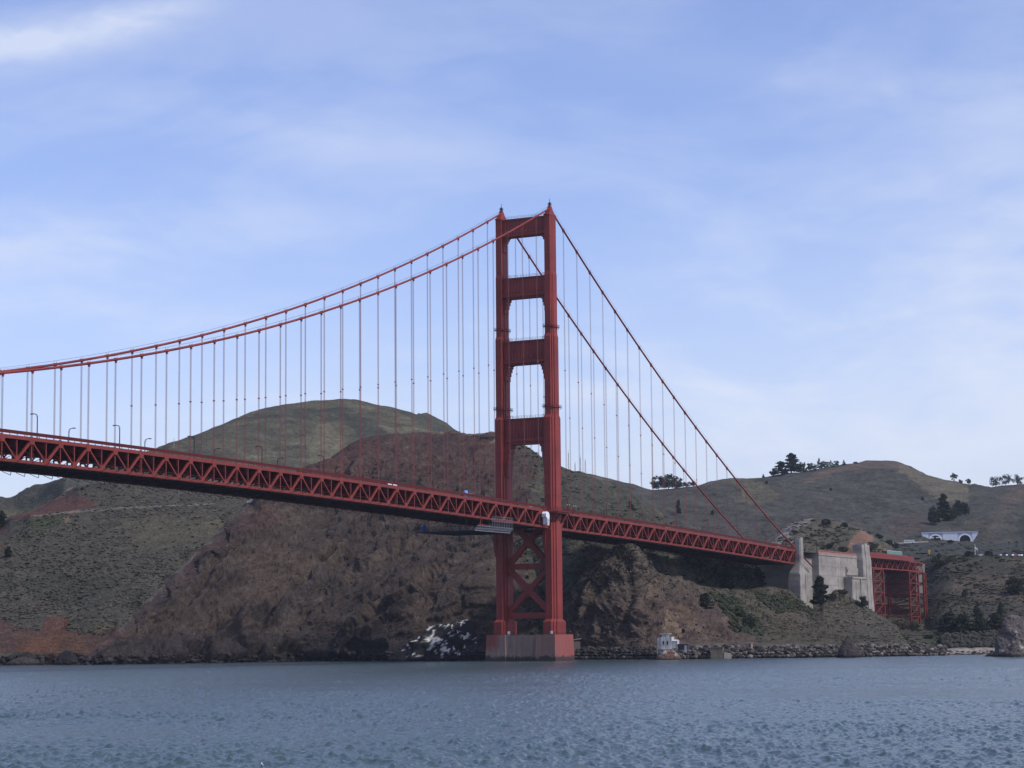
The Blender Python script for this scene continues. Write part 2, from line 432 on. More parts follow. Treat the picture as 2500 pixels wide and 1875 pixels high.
# ================================================================ terrain
def interp_row(row, us):
    r = np.array(sorted(row), float)
    return [np.interp(us, r[:, 0], r[:, k]) for k in range(1, r.shape[1])]
def smooth1(a, k):
    if k < 2: return a
    ker = np.hanning(k+2)[1:-1]; ker /= ker.sum()
    pad = k//2
    return np.convolve(np.pad(a, (pad, k-1-pad), mode='edge'), ker, mode='valid')
LAYERS = {}
ALB = 0.76
def terrain(name, us, base, mids, ridge, steps, disp, colour, mat, label, back=((60, -25), (200, -90)), jag=0, smooth=7, kind='structure', rfade=.3):
    """A hillside: rows of points from the foot to the ridge, filled in between, then roughened.
    base: [(u, D, z)...] rows; mids: [(v or [(u,v)...], [(u, D)...])...]; ridge: [(u, v, D)...]"""
    us = np.asarray(us, float); nu = len(us)
    rv, rD = interp_row(ridge, us)
    rv = rv + (fbm(np.stack([us, us*0, us*0], -1), 40, 4)*jag if jag else 0)
    rD = smooth1(rD, smooth)
    rows = []
    for b in base:
        D, z = interp_row(b, us)
        rows.append(at_z(us, smooth1(D, smooth), z))
    k = len(mids)
    for i, (v, Ds) in enumerate(mids):
        vv = np.interp(us, *np.array(v, float).T) if hasattr(v, '__len__') else np.full(nu, float(v))
        lim = rv + 3.0*(k-i)
        cl = np.clip((lim - vv)/40.0, 0, 1)          # rows pressed against the ridge share its distance
        vv = np.maximum(vv, lim)
        D = np.interp(us, *np.array(sorted(Ds), float).T)
        D = smooth1(D, smooth)
        D = D*(1-cl) + (rD - 1.3*(k-i))*cl
        rows.append(at(us, vv, D))
    rid = at(us, rv, rD)
    rows.append(rid)
    pts = [rows[0][None]]
    for i in range(len(rows)-1):
        n = steps[i] if hasattr(steps, '__len__') else steps
        t = (np.arange(1, n+1)/n)[:, None, None]
        pts.append(rows[i][None]*(1-t) + rows[i+1][None]*t)
    P = np.concatenate(pts, 0)
    nvis = P.shape[0]
    # soften the creases between rows (keep first and last row)
    for _ in range(3):
        P[1:-1] = 0.25*P[:-2] + 0.5*P[1:-1] + 0.25*P[2:]
    bk = []
    for dD, dz in back:
        d = ray(us, rv); q = rid.copy(); q[:, :2] += d[:, :2]*dD; q[:, 2] = np.maximum(q[:, 2]+dz, -4); bk.append(q[None])
    P = np.concatenate([P]+bk, 0)
    dU = np.gradient(P, axis=1); dV = np.gradient(P, axis=0)
    nrm = np.cross(dU, dV); nrm /= np.linalg.norm(nrm, axis=-1)[..., None] + 1e-9
    sgn = np.sign(np.sum(nrm*(CAM - P), -1)); nrm *= np.where(sgn == 0, 1, sgn)[..., None]
    pu, pv = project(P)
    amp = disp(P, pu, pv)
    fade = np.ones(P.shape[0]); fade[:2] = (0.0, 0.5); nf = min(36, nvis//3); fade[nvis-nf:nvis] = np.linspace(1, rfade, nf); fade[nvis:] = rfade
    P = P + nrm*(amp*fade[:, None])[..., None]
    # normals again, for colouring by steepness
    dU = np.gradient(P, axis=1); dV = np.gradient(P, axis=0)
    n2_ = np.cross(dU, dV); n2_ /= np.linalg.norm(n2_, axis=-1)[..., None] + 1e-9
    steep = 1 - np.abs(n2_[..., 2])
    col = colour(P, pu, pv, steep)*ALB
    nr = P.shape[0]
    idx = np.arange(nr*nu).reshape(nr, nu)
    f = np.stack([idx[:-1, :-1], idx[:-1, 1:], idx[1:, 1:], idx[1:, :-1]], -1).reshape(-1, 4)
    me = fast_mesh(name, P, f)
    ca = me.color_attributes.new('soil', 'FLOAT_COLOR', 'POINT')
    c4 = np.concatenate([col.reshape(-1, 3), np.ones((nr*nu, 1))], 1).astype(np.float32)
    ca.data.foreach_set('color', c4.ravel())
    me.polygons.foreach_set('use_smooth', [True]*len(me.polygons))
    me.materials.append(mat)
    o = bpy.data.objects.new(name, me); COL.objects.link(o)
    tag(o, label, kind=kind)
    LAYERS[label] = (P[:nvis], n2_[:nvis]*np.sign(np.sum(n2_[:nvis]*(CAM-P[:nvis]), -1))[..., None], pu[:nvis], pv[:nvis])
    return o

def in_poly(u, v, poly):
    inside = np.zeros(np.shape(u), bool); n = len(poly)
    for i in range(n):
        x0, y0 = poly[i]; x1, y1 = poly[(i+1) % n]
        if y0 == y1: continue
        c = ((y0 > v) != (y1 > v)) & (u < (x1-x0)*(v-y0)/(y1-y0) + x0)
        inside ^= c
    return inside
class Paint:
    """soil and vegetation patches laid on a hillside, with ragged noisy borders"""
    def __init__(s, P, u, v, base, rag=10, size=25):
        s.P = P; s.u0, s.v0 = u + fbm(P, 6, 3)*6, v + fbm(P+9, 6, 3)*6
        s.u = u + fbm(P, size, 5, .65)*rag*3.0
        s.v = v + fbm(P + 50, size, 5, .65)*rag*3.0
        s.c = np.broadcast_to(np.array(base, float), P.shape).copy()
    def patch(s, poly, col, k=1.0):
        m = in_poly(s.u, s.v, poly)
        s.c[m] = s.c[m]*(1-k) + np.array(col)*k
        return s
    def mask(s, w, col):
        s.c = s.c*(1-w[..., None]) + np.array(col)*w[..., None]
        return s
    def line(s, pts, width, col, k=1.0):
        d = np.full(s.u.shape, 1e9)
        for (x0, y0), (x1, y1) in zip(pts[:-1], pts[1:]):
            dx, dy = x1-x0, y1-y0
            t = np.clip(((s.u0-x0)*dx + (s.v0-y0)*dy)/(dx*dx+dy*dy), 0, 1)
            d = np.minimum(d, np.hypot(s.u0-x0-t*dx, s.v0-y0-t*dy))
        m = d < width/2
        s.c[m] = s.c[m]*(1-k) + np.array(col)*k
        return s
def ledges(x, h):
    """break a smooth relief into ledges with sharp lips"""
    k = x/h; f = np.floor(k); t = k - f
    return (f + sstep(t, .35, .65))*h*.75 + x*.25
def sstep(x, a, b):
    t = np.clip((x-a)/(b-a), 0, 1); return t*t*(3-2*t)

SCRUB = (0.094, 0.085, 0.062); SCRUBD = (0.050, 0.054, 0.042); GRASS = (0.17, 0.155, 0.095); GREEN = (0.075, 0.095, 0.045)
ROCK = (0.080, 0.059, 0.045); ROCKD = (0.042, 0.036, 0.036); REDR = (0.112, 0.056, 0.048); REDS = (0.125, 0.054, 0.042)
TAN = (0.20, 0.145, 0.095); OCHRE = (0.140, 0.066, 0.042); GREYR = (0.105, 0.093, 0.082); WET = (0.018, 0.017, 0.018)

HILLMAT = attr_mat("scrubby hillside", 0.95, 0.34, 3.0, 0.7, 1.2, 16.0)
CLIFFMAT = attr_mat("cliff soil and rock", 0.95, 0.45, 1.8, 1.0, 1.2, 7.0)
FARMAT = attr_mat("far hillside scrub", 0.95, 0.42, 4.5, 1.0, 3.0, 30.0)

# ---- the front mass: scrub slope at left, bare cliff, green flank behind the side span
B_ridge = [(-580,1596,1335),(-480,1540,1400),(-320,1420,1470),(-140,1318,1480),(0,1278,1490),(25,1261,1490),(85,1246,1495),(110,1231,1500),(135,1219,1500),(165,1199,1510),(190,1186,1515),(230,1179,1520),
 (300,1175,1520),(400,1182,1510),(500,1190,1500),(600,1195,1490),(700,1185,1480),(760,1166,1480),(780,1158,1480),(805,1138,1480),(835,1110,1480),
 (860,1092,1480),(890,1077,1480),(960,1067,1480),(1000,1063,1480),(1100,1058,1480),(1200,1062,1480),(1240,1074,1490),(1275,1087,1500),(1322,1122,1510),
 (1372,1146,1520),(1420,1165,1525),(1470,1190,1535),(1520,1216,1550),(1570,1250,1560),(1620,1282,1580),(1700,1318,1600),(1800,1350,1640),(1900,1380,1680),(2010,1410,1720)]
B_base = [
 [(-580,1325,-5),(-400,1250,-5),(-140,1205,-5),(0,1190,-5),(120,1180,-5),(250,1165,-5),(400,1180,-5),(500,1195,-5),(650,1222,-5),(750,1232,-5),(850,1218,-5),(950,1190,-5),(1050,1178,-5),(1150,1172,-5),(1230,1176,-5),(1320,1190,-5),(1400,1190,-5),(1500,1235,-5),(2010,1480,-5)],
 [(-580,1329,-3),(-400,1257,2),(-140,1212,3),(0,1197,3),(120,1187,3),(250,1172,3),(400,1187,3),(500,1202,3),(650,1229,3),(750,1240,3),(850,1226,3),(950,1195,3),(1050,1183,3),(1150,1177,3),(1230,1182,3),(1320,1197,3),(1400,1194,3),(1500,1238,3),(2010,1488,3)]]
B_mids = [
 (1540, [(-140,1260),(0,1242),(150,1222),(290,1195),(325,1208),(450,1222),(600,1242),(750,1257),(900,1226),(1000,1203),(1100,1194),(1175,1190),(1300,1212),(1400,1196),(1500,1240),(1600,1290),(2010,1500)]),
 (1470, [(-140,1302),(0,1285),(150,1270),(300,1244),(360,1232),(400,1250),(500,1262),(650,1278),(800,1286),(900,1262),(1000,1228),(1100,1213),(1180,1202),(1230,1212),(1300,1228),(1400,1204),(1500,1248),(1600,1300),(2010,1510)]),
 (1400, [(-140,1345),(0,1328),(150,1312),(300,1290),(430,1274),(468,1292),(560,1304),(700,1318),(850,1320),(1000,1285),(1100,1265),(1200,1240),(1300,1248),(1400,1214),(1450,1230),(1500,1257),(1600,1310),(1700,1368),(1800,1430),(1900,1500),(2010,1580)]),
 (1330, [(-140,1400),(0,1380),(200,1352),(400,1332),(505,1318),(545,1336),(650,1346),(800,1355),(950,1342),(1100,1320),(1200,1302),(1300,1278),(1400,1236),(1450,1250),(1500,1285),(1600,1340),(1700,1400),(1800,1465),(1900,1540),(2010,1640)]),
 (1255, [(-140,1440),(0,1432),(200,1412),(400,1390),(585,1372),(625,1386),(750,1396),(900,1396),(1050,1382),(1200,1368),(1300,1356),(1400,1335),(1500,1375),(1600,1440),(2010,1690)]),
 (1165, [(-140,1460),(0,1470),(600,1450),(780,1455),(900,1440),(1000,1434),(1100,1430),(1200,1428),(1275,1442),(1372,1495),(1470,1530),(2010,1710)]),
]
CAVES = [(465,1607,34,7,9),(597,1609,30,6,9),(690,1606,42,7,8),(150,1604,50,7,6),(925,1603,40,7,6)]
def creases(P, u, v, lines, amp, w):
    """rock ribs: a raised spine with a hollow below it, along each line"""
    uu = u + fbm(P + 61, 18, 4, .6)*34; vv = v + fbm(P + 87, 18, 4, .6)*34
    out = np.zeros(u.shape)
    for ln, k in lines:
        best = np.full(u.shape, 1e9); sg = np.zeros(u.shape); tt = np.zeros(u.shape); n = len(ln)-1
        for i, ((x0, y0), (x1, y1)) in enumerate(zip(ln[:-1], ln[1:])):
            dx, dy = x1-x0, y1-y0; L2 = dx*dx+dy*dy
            t = np.clip(((uu-x0)*dx + (vv-y0)*dy)/L2, 0, 1)
            d = np.hypot(uu-x0-t*dx, vv-y0-t*dy); m = d < best
            best = np.where(m, d, best); sg = np.where(m, np.sign((uu-x0)*dy - (vv-y0)*dx), sg); tt = np.where(m, (i+t)/n, tt)
        x = best*sg*(-1)                     # positive on the lower right of a line that runs down to the left
        taper = sstep(tt, 0, .2)*sstep(-tt, -1, -.8)
        out += k*amp*taper*(np.exp(-(x/w)**2) - .9*np.exp(-((x-2.0*w)/(1.3*w))**2))
    return out
CLIFF_RIBS = [([(860,1370),(760,1450),(600,1608)], 1.1), ([(590,1420),(470,1520),(330,1600)], .9), ([(1190,1385),(1010,1480),(830,1600)], 1.0), ([(1120,1310),(930,1410),(720,1520)], .9), ([(720,1310),(560,1400),(440,1530)], .8),
              ([(1040,1270),(880,1350),(790,1420)], .7), ([(1180,1290),(1060,1350),(960,1400)], .7), ([(1190,1120),(1090,1190),(1010,1260)], .9), ([(1000,1100),(900,1160),(830,1210)], .6), ([(1110,1470),(980,1540),(900,1605)], .8), ([(680,1490),(560,1560),(480,1612)], .8)]
BLUFF_RIBS = [([(1512,1335),(1450,1440),(1405,1560)], .9), ([(1545,1335),(1560,1440),(1540,1560)], .8), ([(1575,1365),(1620,1440),(1640,1500)], -.8), ([(1600,1400),(1690,1470),(1800,1560)], -1.0), ([(1500,1420),(1470,1500),(1455,1570)], .7), ([(1580,1450),(1600,1510),(1590,1570)], .7), ([(1480,1360),(1425,1430),(1390,1500)], .7)]
def rib(u): return np.interp(u, [230, 300, 390, 500, 615, 655], [1600, 1532, 1440, 1335, 1228, 1000])
def b_disp(P, u, v):
    cliff = sstep(v - rib(u), -6, 10)*sstep(u, 225, 260)            # 1 on the bare cliff, 0 on the scrub slope
    flank = sstep(u - np.interp(v, [1060, 1150, 1250, 1330], [1235, 1290, 1300, 1290]), -10, 30)
    cliff = cliff*(1-0.45*flank)
    low = sstep(v, 1500, 1590)
    red = in_poly(u, v, [(-200,1520),(60,1505),(110,1510),(170,1512),(190,1560),(250,1560),(300,1640),(-200,1640)])*1.0
    Q = P.copy(); a = R(38)
    # strata run down to the left across the face
    ax = (P - CAM)@EAd; b = P[..., 2]
    Qs = np.stack([(ax*math.cos(a) + b*math.sin(a))*0.32, (-ax*math.sin(a) + b*math.cos(a))*1.15, (P@NWd)*0.5], -1)
    big = fbm(Qs, 42, 4, 0.55, ridged=True)
    med = fbm(Qs + 9, 13, 4, 0.6, ridged=True)
    fine = fbm(Qs+3, 4.0, 4, 0.7, ridged=True)
    sc = 1.6*fbm(P, 40, 3) + 0.9*fbm(P, 7, 3) + 0.5*fbm(P, 2.2, 2)
    gul = fbm(Qs*np.array((.7, 1, 1)) + 21, 85, 3, .5, ridged=True)
    rk = ledges(20*gul + 15*big + 7.5*med + 1.2*fine, 2.6) + 0.9*fine + 0.5*fbm(P, 1.3, 2) - 2
    rk = rk*(.25+.75*sstep(v - rib(u), 4, 70)) + creases(P, u, v, CLIFF_RIBS, 6.5, 9.0)
    d = sc*(1-cliff) + rk*cliff
    d = d + low*(1.6*fbm(P + 5, 9, 4, 0.6, ridged=True) + 0.5*fine)*(0.5+0.8*np.maximum(red, 0))
    # the narrow ridge of rock that parts slope and cliff
    dr = np.abs(v - rib(u)); d = d + np.where((u > 240) & (u < 640), 1.6*np.exp(-(dr/5.0)**2)*(0.6+fbm(P, 8, 3)), 0)
    for cu, cv, ru, rv_, dep in CAVES:
        w = np.clip(1.25 - ((u-cu)/ru)**2 - ((np.minimum(v-cv, 4) if cv > 1560 else v-cv)/rv_)**2 + 0.15*fbm(P+3, 5, 3), 0, 1)
        d = d - dep*sstep(w, 0.15, 0.4)
    return d
def b_col(P, u, v, st):
    pt = Paint(P, u, v, ROCK, 13, 16)
    n = fbm(P, 30, 4); n2 = fbm(P + 70, 11, 4); n3 = fbm(P+20, 5, 3)
    pt.mask(np.clip(0.5 + n*2.0, 0, 1)*0.55, (0.066, 0.053, 0.043))
    pt.mask(sstep(n2, 0.12, 0.3)*0.6, GREYR).mask(sstep(-n2, 0.12, 0.32)*0.6, ROCKD)
    a_ = R(38); ax_ = (P - CAM)@EAd
    Qs = np.stack([(ax_*math.cos(a_) + P[..., 2]*math.sin(a_))*0.3, (-ax_*math.sin(a_) + P[..., 2]*math.cos(a_))*1.2, (P@NWd)*0.5], -1)
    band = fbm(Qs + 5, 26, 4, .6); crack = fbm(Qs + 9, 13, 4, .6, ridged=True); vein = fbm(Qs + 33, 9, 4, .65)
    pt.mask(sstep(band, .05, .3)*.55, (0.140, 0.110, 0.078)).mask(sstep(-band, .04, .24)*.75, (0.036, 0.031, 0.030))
    pt.mask(sstep(-crack, -.02, .12)*.8, (0.024, 0.021, 0.022))  # shade of cracks and hollows put into the rock colour
    pt.mask(sstep(vein, .2, .34)*.6, (0.15, 0.13, 0.105))
    # red beds high on the cliff, and beside the rib
    pt.patch([(770,1170),(850,1080),(1000,1058),(1210,1050),(1235,1120),(1235,1235),(1130,1215),(1000,1205),(760,1200)], REDR, 0.28)
    pt.patch([(640,1180),(770,1155),(850,1100),(900,1080),(930,1120),(870,1170),(800,1200),(640,1215)], REDR, 0.4)
    pt.patch([(440,1400),(560,1295),(640,1250),(700,1300),(640,1330),(560,1345),(480,1400),(420,1450)], (0.088, 0.050, 0.046), 0.45)
    pt.patch([(590,1400),(680,1380),(720,1420),(690,1480),(650,1500),(600,1450)], (0.095, 0.070, 0.050), 0.6)
    pt.patch([(820,1420),(700,1540),(640,1600),(600,1600),(640,1570),(760,1440)], GREYR, 0.35)
    pt.patch([(1000,1500),(900,1545),(840,1600),(810,1600),(860,1545),(960,1490)], (0.088, 0.068, 0.050), 0.7)
    # dark wet rock along the water
    pt.mask(sstep(v + n3*14 + n2*18, 1568, 1592)*sstep(u, 240, 300)*0.75, ROCKD)
    flank = sstep(u + n*60 - np.interp(v, [1060, 1150, 1250, 1330, 1400], [1235, 1275, 1290, 1270, 1270]), -10, 30)
    pt.mask(flank*0.9, (0.078, 0.080, 0.056))
    pt.mask(flank*sstep(n2 + 0.4*n3, 0.05, 0.25)*0.8, SCRUBD)
    pt.mask(flank*sstep(n, 0.08, 0.25)*sstep(v, 1150, 1200)*0.7, (0.16, 0.15, 0.09))
    pt.patch([(1210,1062),(1240,1075),(1225,1090),(1190,1105),(1205,1080)], TAN, 0.6)
    # scrub slope
    scr = 1 - np.clip(sstep(v + n2*14 - rib(u), -6, 6)*sstep(u, 225, 260), 0, 1)
    scr = scr*sstep(-u, -660, -600)
    pt.mask(scr, SCRUB)
    pt.mask(scr*sstep(n2 + 0.5*n3, 0.02, 0.3)*0.7, SCRUBD)
    pt.mask(scr*sstep(n, 0.05, 0.3)*0.5, (0.10, 0.092, 0.07))
    pt.patch([(300,1270),(420,1255),(520,1262),(560,1270),(480,1340),(430,1330),(340,1345),(310,1310)], (0.115, 0.105, 0.068), 0.75)
    pt.patch([(70,1262),(110,1258),(165,1262),(150,1280),(100,1290),(70,1285)], (0.06, 0.08, 0.035), 0.7)
    pt.patch([(40,1420),(150,1400),(300,1420),(290,1450),(150,1470),(60,1440)], (0.058, 0.066, 0.045), 0.55)
    pt.patch([(20,1262),(90,1240),(140,1212),(180,1205),(240,1235),(205,1250),(110,1255),(45,1275)], REDS, 0.75)
    pt.patch([(-60,1290),(28,1285),(22,1305),(-60,1312)], REDS, 0.6)
    pt.patch([(-60,1330),(15,1328),(10,1345),(-60,1350)], REDS, 0.5)
    pt.patch([(150,1268),(172,1265),(168,1278),(153,1280)], TAN, 0.8)
    pt.patch([(-150,1520),(20,1508),(30,1525),(100,1535),(108,1512),(165,1512),(172,1540),(240,1552),(290,1530),(300,1560),(240,1600),(-150,1600)], (0.105, 0.058, 0.045), 0.8)
    pt.patch([(110,1518),(122,1509),(140,1513),(160,1509),(168,1524),(158,1545),(152,1572),(128,1600),(66,1600),(52,1590),(84,1562),(104,1546),(102,1530)], OCHRE, 0.8)
    pt.patch([(40,1560),(200,1548),(215,1590),(40,1600)], (0.14, 0.075, 0.04), 0.5)
    pt.patch([(225,1535),(285,1518),(280,1530),(230,1552)], (0.15, 0.115, 0.06), 0.7)
    # the rib and the foot trail
    pt.line([(615,1230),(500,1335),(390,1440),(300,1530),(228,1604)], 9, (0.115, 0.105, 0.092), 0.8)
    pt.line([(80,1260),(180,1250),(300,1240),(420,1234),(520,1231)], 3.5, (0.19, 0.17, 0.13), 0.9)
    pt.line([(1000,1066),(1120,1064),(1215,1068)], 3, (0.2, 0.17, 0.13), 0.7)
    pt.mask(sstep(n3, 0.30, 0.36)*(1-scr)*0.6, (0.17, 0.155, 0.135))
    pt.mask(sstep(-P[..., 2] + n2*9 + n3*5, -7.0, -3.5)*.85, (0.024, 0.021, 0.021))  # wet rock carried higher, its black also painting the shade of sea caves
    pt.mask(sstep(-P[..., 2] + n3*4, -3.2, -0.8), WET)
    return pt.c
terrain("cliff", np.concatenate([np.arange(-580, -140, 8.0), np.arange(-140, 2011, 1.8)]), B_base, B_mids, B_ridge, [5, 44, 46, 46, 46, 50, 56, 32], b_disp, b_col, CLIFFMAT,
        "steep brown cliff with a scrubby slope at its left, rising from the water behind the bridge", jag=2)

# ---- dome shaped hill behind the main span
H_ridge = [(-700,1588,1900),(-560,1500,1940),(-340,1360,1980),(-160,1268,2000),(-60,1240,2000),(0,1220,2000),(22,1219,2010),(100,1195,2060),(165,1171,2100),(250,1140,2180),(330,1115,2250),(405,1093,2300),(460,1070,2340),
 (540,1038,2380),(600,1012,2410),(650,997,2430),(700,988,2450),(760,982,2460),(800,977,2470),(830,973,2470),(870,975,2470),(905,984,2460),(960,996,2450),(1000,1008,2440),
 (1015,1014,2440),(1040,1011,2480),(1060,1020,2480),(1090,1034,2470),(1110,1050,2460),(1130,1060,2450),(1200,1085,2450),(1300,1130,2450),(1400,1165,2450)]
def h_disp(P, u, v):
    Q = P*np.array([1, 1, 0.35])
    return 15*fbm(Q, 130, 4, 0.5, ridged=True) + 4.5*fbm(P, 28, 4) + 1.0*fbm(P, 6, 2)
def h_col(P, u, v, st):
    pt = Paint(P, u, v, (0.118, 0.110, 0.072), 8, 40)
    n = fbm(P*np.array([1, 1, 2.2]), 70, 4); n2 = fbm(P*np.array([1, 1, 3.0]), 18, 4)
    pt.mask(sstep(n + 0.5*n2, -0.03, 0.18)*0.8, (0.072, 0.076, 0.053))
    pt.mask(sstep(-n + 0.7*n2, 0.1, 0.3)*0.6, (0.20, 0.18, 0.11))
    pt.patch([(790,1005),(850,1000),(900,1030),(960,1075),(870,1075),(835,1030)], (0.065, 0.07, 0.05), 0.8)
    pt.patch([(940,1000),(1010,1012),(1060,1015),(1150,1065),(1080,1062),(1010,1030)], (0.075, 0.08, 0.055), 0.75)
    pt.patch([(740,1080),(800,1040),(845,1090),(820,1150),(760,1150)], (0.20, 0.18, 0.11), 0.5)
    pt.patch([(-160,1215),(100,1190),(170,1168),(250,1150),(250,1200),(100,1240),(-160,1290)], (0.072, 0.074, 0.06), 0.85)
    pt.patch([(155,1208),(186,1194),(186,1200),(160,1212)], (0.36, 0.22, 0.12), 0.9)
    pt.line([(-40,1232),(60,1224),(130,1212)], 3, (0.15, 0.135, 0.1), 0.6)
    pt.mask(sstep(n2, 0.25, 0.33)*0.7, (0.05, 0.055, 0.04))
    return pt.c
terrain("hill", np.concatenate([np.arange(-700, -160, 12.0), np.arange(-160, 1401, 4.0)]), [[(-700,1750,-4),(-400,1680,0),(-160,1650,20),(1400,1750,40)]],
        [(1180, [(-160,1800),(165,1950),(400,2050),(1400,2150)]), (1090, [(-160,1900),(400,2200),(800,2250),(1400,2300)])],
        H_ridge, [40, 50, 60], h_disp, h_col, FARMAT, "rounded grassy hill rising behind the main span", back=((120, -30), (400, -140)), jag=2)

# ---- far hills behind the side span and the anchorage
C_ridge = [(1180,1168,2700),(1300,1162,2700),(1372,1156,2700),(1410,1158,2700),(1450,1165,2700),(1500,1177,2680),(1560,1192,2650),(1590,1200,2640),(1640,1199,2650),(1700,1189,2680),(1740,1182,2700),
 (1790,1172,2750),(1850,1172,2780),(1890,1166,2800),(1930,1160,2800),(1980,1152,2850),(2030,1144,2900),(2080,1137,2950),(2120,1131,3000),(2160,1129,3000),(2190,1131,3000),(2220,1142,2980),(2260,1160,2950),
 (2330,1180,2900),(2370,1192,2900),(2420,1194,2900),(2500,1188,2900),(2640,1188,2900),(2860,1230,2850),(3200,1330,2800)]
def c_disp(P, u, v):
    Q = P*np.array([1, 1, 0.4])
    return 30*fbm(Q, 230, 4, 0.5, ridged=True) + 8*fbm(P, 50, 4) + 1.5*fbm(P, 9, 2)
def c_col(P, u, v, st):
    pt = Paint(P, u, v, (0.088, 0.086, 0.070), 10, 60)
    n = fbm(P, 140, 4); n2 = fbm(P, 35, 4)
    n3 = fbm(P, 11, 3)
    pt.mask(sstep(n2, 0.02, 0.25)*0.6, (0.054, 0.057, 0.046)).mask(sstep(n3, .06, .22)*.55, (0.042, .046, .036)).mask(sstep(-n3, .08, .26)*.5, (0.13, .12, .092))
    pt.mask(sstep(n, 0.1, 0.3)*0.4, (0.10, 0.092, 0.075))
    pt.patch([(1740,1190),(1800,1172),(1830,1185),(1905,1225),(1880,1245),(1830,1250),(1790,1240),(1830,1210),(1800,1195),(1700,1200)], (0.145, 0.132, 0.085), 0.8)
    pt.patch([(1560,1240),(1720,1235),(1800,1250),(1700,1265),(1600,1285)], (0.10, 0.10, 0.072), 0.5)
    pt.patch([(1950,1195),(2010,1160),(2110,1131),(2200,1130),(2225,1150),(2150,1160),(2060,1165),(1990,1188)], (0.155, 0.115, 0.085), 0.8)
    pt.patch([(2200,1140),(2260,1160),(2330,1185),(2365,1215),(2345,1245),(2300,1230),(2240,1200),(2190,1175)], (0.17, 0.15, 0.10), 0.75)
    pt.patch([(2170,1290),(2230,1270),(2270,1290),(2250,1320),(2180,1330)], (0.12, 0.085, 0.075), 0.5)
    pt.patch([(1372,1156),(1440,1162),(1500,1180),(1450,1180),(1380,1172)], (0.17, 0.155, 0.11), 0.7)
    pt.patch([(1690,1330),(1760,1280),(1850,1300),(1850,1350),(1700,1350)], GREYR, 0.5)
    pt.patch([(2440,1235),(2458,1200),(2500,1185),(2660,1185),(2660,1240),(2500,1225),(2450,1260)], (0.135, 0.105, 0.08), 0.7)
    pt.patch([(2400,1330),(2430,1260),(2455,1232),(2480,1240),(2450,1290),(2420,1340)], (0.115, 0.10, 0.078), 0.6)
    pt.patch([(2480,1300),(2560,1250),(2660,1250),(2660,1330),(2500,1340)], (0.05, 0.053, 0.046), 0.7)
    return pt.c
terrain("hill", np.concatenate([np.arange(1180, 2641, 4.0), np.arange(2652, 3201, 12.0)]), [[(1180,1900,55),(2200,2180,88),(2640,2200,90)]],
        [(1300, [(1180,2200),(2640,2330)]), (1225, [(1180,2420),(2640,2600)])],
        C_ridge, [40, 50, 60], c_disp, c_col, FARMAT, "dark far hill with a bare rounded top behind the concrete anchorage", back=((150, -40), (500, -160)), jag=2)

# ---- the knoll behind the anchorage
K_ridge = [(1780,1378,1890),(1830,1358,1900),(1870,1338,1920),(1885,1325,1930),(1905,1295,1940),(1930,1277,1940),(1960,1268,1940),(1985,1265,1940),(2020,1268,1940),(2060,1278,1945),(2100,1290,1950),(2130,1305,1960),(2160,1325,1960),(2180,1342,1960),(2200,1352,1960),(2260,1364,1960)]
def k_disp(P, u, v): return 3.5*fbm(P*np.array([1, 1, .5]), 40, 4, ridged=True) + 1.8*fbm(P, 10, 4) + .7*fbm(P, 3, 2)
def k_col(P, u, v, st):
    pt = Paint(P, u, v, (0.105, 0.095, 0.066), 6, 20)
    n = fbm(P, 25, 4); n2 = fbm(P, 8, 4)
    pt.mask(sstep(n + .5*n2, 0.05, 0.25)*0.75, (0.062, 0.066, 0.045))
    pt.patch([(1880,1335),(1900,1298),(1935,1275),(1985,1264),(1975,1285),(1940,1300),(1915,1330)], (0.24, 0.215, 0.185), 0.7)
    pt.mask(in_poly(u, v, [(1880,1340),(1900,1295),(1990,1262),(1980,1290),(1930,1330)])*sstep(n2, 0.08, 0.2)*0.7, (0.38, 0.36, 0.33))
    pt.patch([(2065,1345),(2078,1320),(2095,1300),(2112,1297),(2135,1312),(2128,1330),(2110,1350),(2070,1352)], (0.235, 0.135, 0.09), 0.85)
    pt.patch([(2060,1345),(2150,1335),(2190,1350),(2100,1360)], (0.16, 0.115, 0.08), 0.5)
    return pt.c
terrain("hill", np.arange(1780, 2261, 3), [[(1780,1800,45),(2260,1840,45)]], [(1330, [(1780,1860),(2260,1900)])], K_ridge, [24, 44], k_disp, k_col, HILLMAT,
        "low knoll with an orange scar and pale rocks behind the anchorage", back=((60, -14), (160, -50)), jag=2)

# ---- ground between the plateau and the tunnel road
I_ridge = [(1850,1347,2050),(2120,1340,2090),(2165,1330,2140),(2200,1328.5,2180),(2250,1327,2205),(2390,1325.5,2222),(2450,1324,2230),(2640,1324,2230)]
terrain("hill", np.concatenate([np.arange(1850, 2641, 4.0), np.arange(2652, 3201, 12.0)]), [[(1850,1690,22),(2640,1690,22)]], [(1350, [(1850,1950),(2640,1960)])], I_ridge, [16, 30], k_disp,
        lambda P, u, v, st: Paint(P, u, v, (0.066, 0.068, 0.054), 6, 20).mask(sstep(fbm(P, 22, 4), 0.0, 0.25)*0.6, (0.044, 0.048, 0.038)).mask(sstep(fbm(P+9, 12, 4), .15, .3)*.5, (0.11, .1, .075)).c,
        HILLMAT, "dark scrub bank below the tunnel road", back=((25, 0.5), (70, -6)), jag=1)

